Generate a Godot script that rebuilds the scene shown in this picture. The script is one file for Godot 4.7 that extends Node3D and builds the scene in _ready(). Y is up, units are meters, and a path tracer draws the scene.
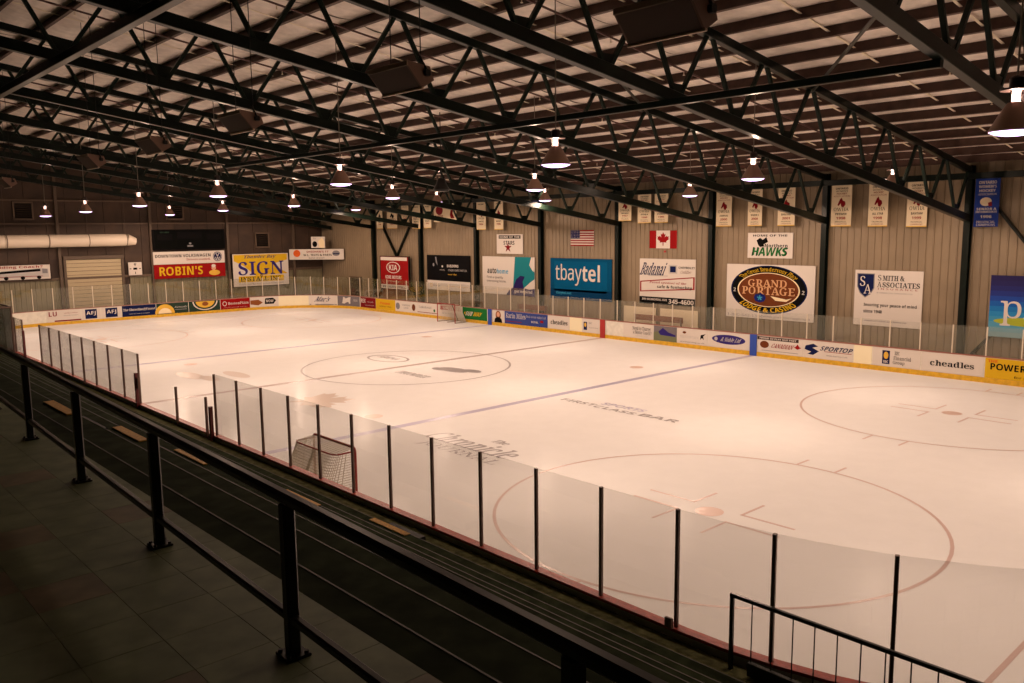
extends Node3D
# An indoor ice rink seen from an upper walkway near one corner. Metres; ice at y = 0, x along the rink, the far boards at z = -13.05.

const HALF_L := 30.5
const HALF_W := 13.05
const CORNER := 6.1
const WALL_Z := -14.6
const WALL_X := -32.5
const CHORD0 := 6.06      # underside of a truss where it meets the far wall
const PITCH := 0.1465     # roof slope towards the near side
const TRUSS_X := [30.0, 23.95, 17.85, 11.92, 5.97, -0.1, -6.2, -12.28, -18.45, -24.5, -30.6]

var M := {}
var used := {}
var FONTS := {}


# ---------------------------------------------------------------- shapes
class Shape:
	var st := SurfaceTool.new()
	var n_faces := 0

	func _init() -> void:
		st.begin(Mesh.PRIMITIVE_TRIANGLES)

	func tri(a: Vector3, b: Vector3, c: Vector3, na = null, nb = null, nc = null) -> void:
		var n := (b - a).cross(c - a)
		if n.length_squared() < 1e-16:
			return
		n = n.normalized()
		var pts := [a, c, b]
		var nn := [na, nc, nb]
		for i in 3:
			st.set_normal(n if nn[i] == null else nn[i])
			st.add_vertex(pts[i])
		n_faces += 1

	func quad(a: Vector3, b: Vector3, c: Vector3, d: Vector3) -> void:
		tri(a, b, c)
		tri(a, c, d)

	func box(c: Vector3, s: Vector3, b := Basis.IDENTITY) -> void:
		var h := s * 0.5
		var p := []
		for i in 8:
			p.append(c + b * Vector3(h.x if i & 1 else -h.x, h.y if i & 2 else -h.y, h.z if i & 4 else -h.z))
		quad(p[0], p[2], p[3], p[1])
		quad(p[4], p[5], p[7], p[6])
		quad(p[0], p[1], p[5], p[4])
		quad(p[2], p[6], p[7], p[3])
		quad(p[0], p[4], p[6], p[2])
		quad(p[1], p[3], p[7], p[5])

	# a box whose long edges along its local x are chamfered
	func cbox(c: Vector3, s: Vector3, e: float, b := Basis.IDENTITY) -> void:
		var y := s.y * 0.5
		var z := s.z * 0.5
		var poly := PackedVector2Array([Vector2(-z + e, -y), Vector2(z - e, -y), Vector2(z, -y + e), Vector2(z, y - e), Vector2(z - e, y), Vector2(-z + e, y), Vector2(-z, y - e), Vector2(-z, -y + e)])
		# local x of the box is the extrusion axis: (poly.x -> -local z ... ) keep it right-handed
		var bb := Basis(-b.z, b.y, b.x)
		prism(poly, Transform3D(bb, c - b.x * s.x * 0.5), s.x)

	func axes(d: Vector3, up := Vector3.UP) -> Basis:
		var x := d.normalized()
		var u := up if absf(x.dot(up)) < 0.98 else Vector3.RIGHT
		var z := x.cross(u).normalized()
		return Basis(x, z.cross(x).normalized(), z)

	func bar(p: Vector3, q: Vector3, w: float, h: float, up := Vector3.UP) -> void:
		box((p + q) * 0.5, Vector3((q - p).length(), h, w), axes(q - p, up))

	func cbar(p: Vector3, q: Vector3, w: float, h: float, e: float, up := Vector3.UP) -> void:
		cbox((p + q) * 0.5, Vector3((q - p).length(), h, w), e, axes(q - p, up))

	func tube(p: Vector3, q: Vector3, r: float, n := 8, r2 := -1.0) -> void:
		var re := r if r2 < 0.0 else r2
		var b := axes(q - p)
		for i in n:
			var a0 := TAU * i / n
			var a1 := TAU * (i + 1) / n
			var d0 := b.y * cos(a0) + b.z * sin(a0)
			var d1 := b.y * cos(a1) + b.z * sin(a1)
			tri(p + d0 * r, p + d1 * r, q + d1 * re, d0, d1, d1)
			tri(p + d0 * r, q + d1 * re, q + d0 * re, d0, d1, d0)
			tri(p, p + d1 * r, p + d0 * r)
			tri(q, q + d0 * re, q + d1 * re)

	func wire(pts: Array, r: float, n := 6) -> void:
		for i in pts.size() - 1:
			tube(pts[i], pts[i + 1], r, n)

	# profile of (radius, height), turned round the y axis at o
	func lathe(profile: Array, n: int, o := Vector3.ZERO) -> void:
		for k in profile.size() - 1:
			var a: Vector2 = profile[k]
			var c: Vector2 = profile[k + 1]
			var t := c - a
			for i in n:
				var d0 := Vector3(cos(TAU * i / n), 0, sin(TAU * i / n))
				var d1 := Vector3(cos(TAU * (i + 1) / n), 0, sin(TAU * (i + 1) / n))
				var n0 := (d0 * t.y - Vector3.UP * t.x).normalized()
				var n1 := (d1 * t.y - Vector3.UP * t.x).normalized()
				var p0 := o + d0 * a.x + Vector3.UP * a.y
				var p1 := o + d1 * a.x + Vector3.UP * a.y
				var q0 := o + d0 * c.x + Vector3.UP * c.y
				var q1 := o + d1 * c.x + Vector3.UP * c.y
				tri(p0, q0, q1, n0, n0, n1)
				tri(p0, q1, p1, n0, n1, n1)

	# a polygon in the local xy plane pushed out along local z by depth
	func prism(poly: PackedVector2Array, t: Transform3D, depth: float) -> void:
		var pts := poly
		if Geometry2D.is_polygon_clockwise(pts):
			pts = pts.duplicate()
			pts.reverse()
		var idx := Geometry2D.triangulate_polygon(pts)
		var up := Vector3(0, 0, depth)
		for k in range(0, idx.size(), 3):
			var a := Vector3(pts[idx[k]].x, pts[idx[k]].y, 0)
			var b := Vector3(pts[idx[k + 1]].x, pts[idx[k + 1]].y, 0)
			var c := Vector3(pts[idx[k + 2]].x, pts[idx[k + 2]].y, 0)
			if (b - a).cross(c - a).z < 0.0:
				var s := b
				b = c
				c = s
			tri(t * (a + up), t * (b + up), t * (c + up))
			tri(t * a, t * c, t * b)
		for i in pts.size():
			var a := Vector3(pts[i].x, pts[i].y, 0)
			var j := (i + 1) % pts.size()
			var b := Vector3(pts[j].x, pts[j].y, 0)
			quad(t * a, t * b, t * (b + up), t * (a + up))

	# a flat ring or arc on the ice
	func ring(c: Vector3, r: float, w: float, n := 72, a0 := 0.0, a1 := TAU) -> void:
		for i in n:
			var u := lerpf(a0, a1, float(i) / n)
			var v := lerpf(a0, a1, float(i + 1) / n)
			var d := Vector3(cos(u), 0, sin(u))
			var e := Vector3(cos(v), 0, sin(v))
			quad(c + d * (r - w / 2), c + e * (r - w / 2), c + e * (r + w / 2), c + d * (r + w / 2))

	func disc(c: Vector3, rx: float, rz: float, n := 28) -> void:
		for i in n:
			var u := TAU * i / n
			var v := TAU * (i + 1) / n
			tri(c, c + Vector3(cos(v) * rx, 0, sin(v) * rz), c + Vector3(cos(u) * rx, 0, sin(u) * rz))

	func done(m: Material) -> ArrayMesh:
		var mesh := st.commit()
		mesh.surface_set_material(0, m)
		return mesh


# ---------------------------------------------------------------- objects
func numbered(parent: Node, called: String) -> String:
	var key := str(parent.get_instance_id()) + called
	var n: int = used.get(key, 0)
	used[key] = n + 1
	return called if n == 0 else "%s_%03d" % [called, n]


func tag(o: Node, label := "", category := "", group := "", kind := "") -> Node:
	for pair in [["label", label], ["category", category], ["group", group], ["kind", kind]]:
		if pair[1] != "":
			o.set_meta(pair[0], pair[1])
	return o


func put(called: String, mesh: Mesh, parent: Node = self, at := Vector3.ZERO) -> MeshInstance3D:
	var o := MeshInstance3D.new()
	o.name = numbered(parent, called)
	o.mesh = mesh
	o.position = at
	parent.add_child(o, true)
	return o


func thing(called: String, label: String, category: String, at := Vector3.ZERO, turn := 0.0, group := "") -> Node3D:
	var o := Node3D.new()
	o.name = numbered(self, called)
	o.position = at
	o.rotation.y = turn
	add_child(o, true)
	tag(o, label, category, group)
	return o


func copy(o: Node3D, label: String, at: Vector3, base_name: String) -> Node3D:
	var c: Node3D = o.duplicate()
	c.name = numbered(self, base_name)
	c.position = at
	c.set_meta("label", label)
	add_child(c, true)
	return c


# ---------------------------------------------------------------- materials
func mat(key: String, color: Color, rough := 0.6, metal := 0.0, spec := 0.5) -> StandardMaterial3D:
	if M.has(key):
		return M[key]
	var m := StandardMaterial3D.new()
	m.resource_name = key
	m.albedo_color = color
	m.roughness = rough
	m.metallic = metal
	m.metallic_specular = spec
	M[key] = m
	return m


func c8(r: int, g: int, b: int) -> Color:
	return Color(r / 255.0, g / 255.0, b / 255.0)


func noise_tex(seed_: int, freq: float, lo: Color, hi: Color, size := 512, octaves := 4, kind := FastNoiseLite.TYPE_SIMPLEX_SMOOTH) -> NoiseTexture2D:
	var f := FastNoiseLite.new()
	f.seed = seed_
	f.noise_type = kind
	f.frequency = freq
	f.fractal_octaves = octaves
	var g := Gradient.new()
	g.set_color(0, lo)
	g.set_color(1, hi)
	var t := NoiseTexture2D.new()
	t.width = size
	t.height = size
	t.seamless = true
	t.noise = f
	t.color_ramp = g
	return t


func worn(m: StandardMaterial3D, seed_: int, freq: float, lo: float, scale: float, size := 256) -> StandardMaterial3D:
	m.albedo_texture = noise_tex(seed_, freq, Color(lo, lo, lo), Color.WHITE, size)
	m.uv1_triplanar = true
	m.uv1_world_triplanar = true
	m.uv1_scale = Vector3(scale, scale, scale)
	return m


func materials() -> void:
	var ice := mat("ice", c8(244, 244, 244), 0.2, 0.0, 0.5)
	ice.albedo_texture = noise_tex(3, 0.02, Color(0.985, 0.985, 0.985), Color.WHITE, 1024, 3)
	ice.roughness = 0.17
	ice.metallic_specular = 0.025
	ice.uv1_triplanar = true
	ice.uv1_world_triplanar = true
	ice.uv1_scale = Vector3(0.06, 0.06, 0.06)
	mat("blue_line", c8(190, 186, 214), 0.3)
	mat("red_line", c8(216, 190, 184), 0.3)
	mat("center_line", c8(184, 166, 166), 0.3)
	mat("red_dot", c8(226, 198, 188), 0.3)
	mat("ice_grey", c8(160, 154, 158), 0.3)
	mat("ice_tan", c8(208, 190, 178), 0.3)
	mat("ice_brown", c8(212, 198, 190), 0.3)
	worn(mat("board_white", c8(232, 228, 216), 0.35), 11, 0.02, 0.9, 0.5)
	mat("board_cream", c8(240, 230, 196), 0.35)
	worn(mat("kick_yellow", c8(235, 185, 40), 0.4), 12, 0.03, 0.82, 0.5)
	worn(mat("cap_red", c8(186, 58, 44), 0.45), 13, 0.05, 0.7, 0.6)
	mat("cap_far", c8(150, 96, 84), 0.45)
	mat("pillar_blue", c8(34, 72, 168), 0.4)
	mat("pillar_red", c8(166, 32, 32), 0.4)
	mat("post_black", c8(100, 76, 66), 0.4, 0.1)
	mat("post_white", c8(214, 202, 184), 0.4)
	mat("gate_red", c8(92, 24, 26), 0.4)
	var gl := mat("glass", c8(104, 106, 62), 0.03, 0.0, 0.5)
	gl.albedo_color.a = 0.085
	gl.transparency = BaseMaterial3D.TRANSPARENCY_ALPHA
	var gd := mat("glass_dark", c8(50, 60, 42), 0.08, 0.0, 0.5)
	gd.albedo_color.a = 0.5
	gd.transparency = BaseMaterial3D.TRANSPARENCY_ALPHA
	var steel := worn(mat("green_steel", c8(15, 25, 19), 0.3, 0.0, 0.3), 21, 0.02, 0.72, 0.4)
	steel.resource_name = "green_steel"
	mat("green_web", c8(26, 38, 32), 0.4, 0.0, 0.25)
	worn(mat("purlin", c8(84, 56, 46), 0.55), 22, 0.03, 0.75, 0.3)
	worn(mat("insulation", c8(250, 238, 228), 0.42), 23, 0.02, 0.86, 0.4)
	mat("strap", c8(236, 224, 200), 0.4)
	mat("deck", c8(120, 110, 100), 0.8)
	mat("pipe_red", c8(74, 36, 30), 0.45)
	mat("black_metal", c8(18, 18, 18), 0.35, 0.4)
	mat("rail_black", c8(20, 20, 20), 0.28, 0.2)
	worn(mat("siding", c8(140, 122, 97), 0.5), 31, 0.01, 0.9, 0.2)
	worn(mat("siding_pale", c8(130, 122, 96), 0.5), 32, 0.01, 0.88, 0.2)
	worn(mat("brown_board", c8(74, 55, 42), 0.75), 33, 0.008, 0.72, 0.25)
	mat("dark_band", c8(58, 44, 38), 0.8)
	mat("girt", c8(92, 74, 58), 0.6)
	mat("column_brown", c8(84, 68, 54), 0.6)
	mat("door_cream", c8(178, 162, 130), 0.5)
	mat("duct_white", c8(206, 192, 174), 0.5)
	var tile := mat("floor_tile", c8(122, 132, 100), 0.6, 0.0, 0.3)
	worn(tile, 41, 0.02, 0.8, 0.8)
	var tile2 := mat("floor_tile_warm", c8(128, 118, 94), 0.6, 0.0, 0.3)
	worn(tile2, 42, 0.02, 0.8, 0.8)
	mat("grout", c8(92, 92, 74), 0.8)
	worn(mat("tier_green", c8(56, 64, 44), 0.9, 0.0, 0.08), 43, 0.02, 0.65, 0.5)
	worn(mat("plank_green", c8(112, 112, 78), 0.9, 0.0, 0.08), 46, 0.03, 0.6, 0.7)
	mat("tier_edge", c8(54, 50, 36), 0.6)
	worn(mat("step_yellow", c8(205, 150, 26), 0.7), 44, 0.06, 0.7, 1.2)
	mat("step_black", c8(12, 12, 12), 0.7)
	mat("concrete", c8(110, 104, 96), 0.8)
	mat("heater_body", c8(124, 96, 82), 0.45, 0.2)
	mat("heater_top", c8(150, 134, 116), 0.5, 0.2)
	mat("heater_face", c8(78, 60, 52), 0.5, 0.2)
	mat("heater_lip", c8(196, 170, 146), 0.4)
	mat("lamp_cone", c8(150, 120, 104), 0.35, 0.3)
	mat("lamp_cap", c8(44, 28, 26), 0.45, 0.2)
	mat("cable", c8(120, 112, 100), 0.5)
	mat("net_red", c8(150, 34, 30), 0.4)
	mat("net_cord", c8(206, 198, 184), 0.7)
	mat("net_pad", c8(120, 112, 96), 0.7)
	mat("bench_brown", c8(122, 70, 48), 0.6)
	for e in [["lamp_glow", Color(0.88, 0.74, 1.0), 2.4], ["neck_glow", Color(1.0, 0.84, 0.78), 1.2]]:
		var m := mat(e[0], Color.WHITE, 0.4)
		m.emission_enabled = true
		m.emission = e[1]
		m.emission_energy_multiplier = e[2]
	# flat print
	for e in [["p_white", 214, 206, 198], ["p_cream", 240, 222, 182], ["p_black", 13, 12, 13], ["p_red", 146, 22, 24], ["p_darkred", 122, 22, 28], ["p_blue", 26, 40, 110], ["p_navy", 22, 30, 74], ["p_teal", 0, 74, 114], ["p_teal_light", 0, 86, 130],
			["p_tealdark", 4, 58, 98], ["p_green", 34, 110, 52], ["p_yellow", 214, 174, 38], ["p_gold", 222, 178, 72], ["p_orange", 214, 96, 40], ["p_grey", 130, 128, 132], ["p_lightgrey", 188, 184, 182], ["p_brown", 106, 56, 30], ["p_purple", 54, 44, 116],
			["p_aqua", 34, 126, 136], ["p_sky", 60, 150, 190], ["p_violet", 42, 32, 92], ["p_dgreen", 44, 62, 52], ["p_skin", 214, 160, 130], ["p_hair", 140, 84, 48], ["p_blueboard", 56, 72, 140], ["p_flagblue", 40, 42, 90], ["p_banner", 222, 206, 176], ["p_banner_blue", 40, 62, 140], ["p_asphalt", 118, 112, 116], ["p_field", 116, 120, 92],
			["p_maroon", 128, 40, 46], ["p_frame", 58, 44, 40], ["p_olive", 168, 178, 60], ["p_board", 5, 6, 5], ["p_tan", 206, 160, 118]]:
		mat(e[0], c8(e[1], e[2], e[3]), 0.6, 0.0, 0.15)


# ---------------------------------------------------------------- lettering
func font(kind: String) -> SystemFont:
	if FONTS.has(kind):
		return FONTS[kind]
	var f := SystemFont.new()
	f.font_names = [{"s": "Droid Sans", "S": "Droid Sans", "r": "Droid Serif", "R": "Droid Serif", "m": "Droid Sans Mono"}[kind]]
	f.font_weight = 700 if kind == "S" or kind == "R" else 400
	FONTS[kind] = f
	return f


# the letters of a text as a flat mesh that fills w by h round (cx, cy); place() bends it into the scene
func letters(text: String, kind: String, cx: float, cy: float, w: float, h: float, m: Material, place: Callable, slant := 0.0) -> ArrayMesh:
	var t := TextMesh.new()
	t.font = font(kind)
	t.text = text
	t.font_size = 20
	t.pixel_size = 0.01
	t.depth = 0.0
	t.curve_step = 2.0
	var a := t.get_mesh_arrays()
	var v: PackedVector3Array = a[Mesh.ARRAY_VERTEX]
	var lo := Vector2(1e9, 1e9)
	var hi := -lo
	for p in v:
		lo = lo.min(Vector2(p.x, p.y))
		hi = hi.max(Vector2(p.x, p.y))
	var size := hi - lo
	var idx: PackedInt32Array = a[Mesh.ARRAY_INDEX]
	var s := Shape.new()
	var q: Array[Vector3] = []
	for p in v:
		var u := ((p.x - lo.x) / size.x - 0.5) * w
		var k := ((p.y - lo.y) / size.y - 0.5) * h
		q.append(place.call(Vector2(cx + u + k * slant, cy + k)))
	var e := 0.01
	var o: Vector3 = place.call(Vector2(cx, cy))
	var n: Vector3 = ((place.call(Vector2(cx + e, cy)) as Vector3) - o).cross((place.call(Vector2(cx, cy + e)) as Vector3) - o).normalized()
	for k in range(0, idx.size(), 3):
		var p0 := q[idx[k]]
		var p1 := q[idx[k + 1]]
		var p2 := q[idx[k + 2]]
		if (p1 - p0).cross(p2 - p0).dot(n) < 0.0:
			s.tri(p0, p2, p1)
		else:
			s.tri(p0, p1, p2)
	return s.done(m)


# a sign board: x, y, w, h of what is printed are fractions of the board, from its middle
class Sign:
	var host: Node
	var root: Node3D
	var w: float
	var h: float
	var face: float

	func flat_at(p: Vector2, layer: int) -> Vector3:
		return Vector3(p.x * w, h / 2 + p.y * h, face + 0.0025 * layer)

	func poly(called: String, pts: Array, m: String, layer := 1) -> void:
		var s := Shape.new()
		var pv := PackedVector2Array()
		for p in pts:
			pv.append(Vector2(p[0] * w, h / 2 + p[1] * h))
		s.prism(pv, Transform3D(Basis.IDENTITY, Vector3(0, 0, face)), 0.0025 * layer)
		host.put(called, s.done(host.M[m]), root)

	func rect(called: String, cx: float, cy: float, rw: float, rh: float, m: String, layer := 1) -> void:
		poly(called, [[cx - rw / 2, cy - rh / 2], [cx + rw / 2, cy - rh / 2], [cx + rw / 2, cy + rh / 2], [cx - rw / 2, cy + rh / 2]], m, layer)

	func oval(called: String, cx: float, cy: float, rx: float, ry: float, m: String, layer := 1, n := 36, a0 := 0.0, a1 := TAU) -> void:
		var pts := []
		for i in (n if a1 - a0 >= TAU - 0.001 else n + 1):
			var a := lerpf(a0, a1, float(i) / n)
			pts.append([cx + cos(a) * rx, cy + sin(a) * ry])
		poly(called, pts, m, layer)

	func hoop(called: String, cx: float, cy: float, rx: float, ry: float, t: float, m: String, layer := 1, n := 40) -> void:
		var s := Shape.new()
		for i in n:
			var a := TAU * i / n
			var b := TAU * (i + 1) / n
			var q := []
			for pair in [[a, 1.0], [b, 1.0], [b, 1.0 - t], [a, 1.0 - t]]:
				q.append(flat_at(Vector2(cx + cos(pair[0]) * rx * pair[1], cy + sin(pair[0]) * ry * pair[1]), layer))
			s.quad(q[0], q[1], q[2], q[3])
		host.put(called, s.done(host.M[m]), root)

	func text(t: String, cx: float, cy: float, tw: float, th: float, m: String, kind := "S", layer := 3, slant := 0.0) -> void:
		var me = self
		host.put("lettering", host.letters(t, kind, cx, cy, tw, th, host.M[m], func(p: Vector2) -> Vector3: return me.flat_at(p, layer), slant), root)

	# letters that follow an ellipse; a positive sweep reads clockwise along the top, a negative one along the bottom
	func arc_text(t: String, cx: float, cy: float, rx: float, ry: float, mid: float, sweep: float, th: float, m: String, kind := "S", layer := 3) -> void:
		var me = self
		host.put("lettering", host.letters(t, kind, 0, 0, 1, th, host.M[m], func(p: Vector2) -> Vector3:
			var a := mid - p.x * sweep
			var k: float = 1.0 + p.y / ry * (1.0 if sweep > 0 else -1.0)
			return me.flat_at(Vector2(cx + cos(a) * rx * k, cy + sin(a) * ry * k), layer)), root)


func wall_board(called: String, label: String, category: String, at: Vector3, turn: float, w: float, h: float, bg: String, group := "", thick := 0.05, frame := "") -> Sign:
	var s := Sign.new()
	s.host = self
	s.root = thing(called, label, category, at, turn, group)
	s.w = w
	s.h = h
	s.face = thick
	var b := Shape.new()
	b.cbox(Vector3(0, h / 2, thick / 2), Vector3(w, h, thick), minf(0.008, thick * 0.3))
	put("board", b.done(M[bg]), s.root)
	if frame != "":
		var f := Shape.new()
		var t := 0.05
		for y in [t / 2, h - t / 2]:
			f.box(Vector3(0, y, thick * 0.5 + 0.012), Vector3(w + 0.02, t, thick + 0.025))
		for x in [-w / 2 + t / 2, w / 2 - t / 2]:
			f.box(Vector3(x, h / 2, thick * 0.5 + 0.012), Vector3(t, h, thick + 0.025))
		put("frame", f.done(M[frame]), s.root)
	return s


func far_sign(called: String, label: String, category: String, x0: float, x1: float, y0: float, y1: float, bg: String, group := "", thick := 0.05, frame := "", lift := 0.0) -> Sign:
	return wall_board(called, label, category, Vector3((x0 + x1) / 2, y0, WALL_Z - 0.02 + lift), 0.0, x1 - x0, y1 - y0, bg, group, thick, frame)


func end_sign(called: String, label: String, category: String, z_left: float, z_right: float, y0: float, y1: float, bg: String, group := "", thick := 0.05, frame := "") -> Sign:
	var s := wall_board(called, label, category, Vector3(WALL_X + 0.22, y0, (z_left + z_right) / 2 + 0.08), PI / 2, z_left - z_right, y1 - y0, bg, group, thick, frame)
	var b := Shape.new()
	for y in [0.3, 0.7]:
		b.box(Vector3(0, s.h * y, -0.125), Vector3(minf(0.3, s.w * 0.5), 0.05, 0.25))
	put("mounting_bracket", b.done(M.black_metal), s.root)
	return s


# ---------------------------------------------------------------- the line of the boards
# s runs along the far side from (24.4, -13.05) towards -x, round the left end, back along the near side and round the right end
func rink_point(s: float) -> Array:
	var a := 2.0 * (HALF_L - CORNER)
	var b := 2.0 * (HALF_W - CORNER)
	var q := CORNER * PI / 2
	var lx := HALF_L - CORNER
	var lz := HALF_W - CORNER
	s = fposmod(s, 2 * a + 2 * b + 4 * q)
	if s < a:
		return [Vector3(lx - s, 0, -HALF_W), Vector3(0, 0, 1)]
	s -= a
	if s < q:
		return corner_point(-lx, -lz, -PI / 2 - s / CORNER)
	s -= q
	if s < b:
		return [Vector3(-HALF_L, 0, -lz + s), Vector3(1, 0, 0)]
	s -= b
	if s < q:
		return corner_point(-lx, lz, PI - s / CORNER)
	s -= q
	if s < a:
		return [Vector3(-lx + s, 0, HALF_W), Vector3(0, 0, -1)]
	s -= a
	if s < q:
		return corner_point(lx, lz, PI / 2 - s / CORNER)
	s -= q
	if s < b:
		return [Vector3(HALF_L, 0, lz - s), Vector3(-1, 0, 0)]
	s -= b
	return corner_point(lx, -lz, -s / CORNER)


func corner_point(cx: float, cz: float, a: float) -> Array:
	var d := Vector3(cos(a), 0, sin(a))
	return [Vector3(cx, 0, cz) + d * CORNER, -d]


# a strip that follows the boards from s0 to s1, between heights y0 and y1, from inset a (towards the ice) to inset b
func strip(sh: Shape, s0: float, s1: float, y0: float, y1: float, a: float, b: float) -> void:
	var n := maxi(1, int(ceil((s1 - s0) / 0.62)))
	for i in n:
		var p := rink_point(lerpf(s0, s1, float(i) / n))
		var q := rink_point(lerpf(s0, s1, float(i + 1) / n))
		var pi: Vector3 = p[0] + p[1] * a
		var po: Vector3 = p[0] + p[1] * b
		var qi: Vector3 = q[0] + q[1] * a
		var qo: Vector3 = q[0] + q[1] * b
		var l := Vector3.UP * y0
		var h := Vector3.UP * y1
		sh.quad(qi + l, qi + h, pi + h, pi + l)
		sh.quad(po + l, po + h, qo + h, qo + l)
		sh.quad(pi + h, qi + h, qo + h, po + h)
		sh.quad(pi + l, po + l, qo + l, qi + l)
		if i == 0:
			sh.quad(pi + l, pi + h, po + h, po + l)
		if i == n - 1:
			sh.quad(qi + l, qo + l, qo + h, qi + h)


const S_FAR := 48.8


func s_of_far_x(x: float) -> float:
	return HALF_L - CORNER - x


func s_of_end_z(z: float) -> float:
	return S_FAR + CORNER * PI / 2 + z + (HALF_W - CORNER)


func s_of_near_x(x: float) -> float:
	return S_FAR + CORNER * PI + 2 * (HALF_W - CORNER) + x + (HALF_L - CORNER)


# ================================================================ build
func _ready() -> void:
	camera_and_light()
	materials()
	ice_sheet()
	building()
	roof()
	bleachers()
	dasher_boards()
	trusses()
	lamps()
	heaters()
	wall_signs()
	end_wall_things()
	banners()
	board_adverts()
	goals()
	railings()
	odds_and_ends()


func camera_and_light() -> void:
	var cam := Camera3D.new()
	cam.name = "camera"
	var r := Vector3(0.67606597, -0.01047271, -0.73676667)
	var u := Vector3(-0.09174071, 0.99092234, -0.09826777)
	var f := Vector3(-0.73110768, -0.13402699, -0.6689681)
	cam.transform = Transform3D(Basis(r, u, -f).orthonormalized(), Vector3(30.1918706, 5.9989372, 21.29589787))
	cam.fov = 44.5215
	cam.keep_aspect = Camera3D.KEEP_HEIGHT
	cam.near = 0.05
	cam.far = 200.0
	cam.current = true
	add_child(cam)
	var e := Environment.new()
	e.background_mode = Environment.BG_COLOR
	e.background_color = Color.BLACK
	e.tonemap_mode = Environment.TONE_MAPPER_LINEAR
	e.tonemap_exposure = 1.82
	e.sdfgi_enabled = true
	e.ssao_enabled = true
	e.ssil_enabled = true
	var w := WorldEnvironment.new()
	w.name = "environment"
	w.environment = e
	add_child(w)


const LAMP_ENERGY := 14.0
const LAMP_COLOR := Color(1.0, 0.852, 0.74)


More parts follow.
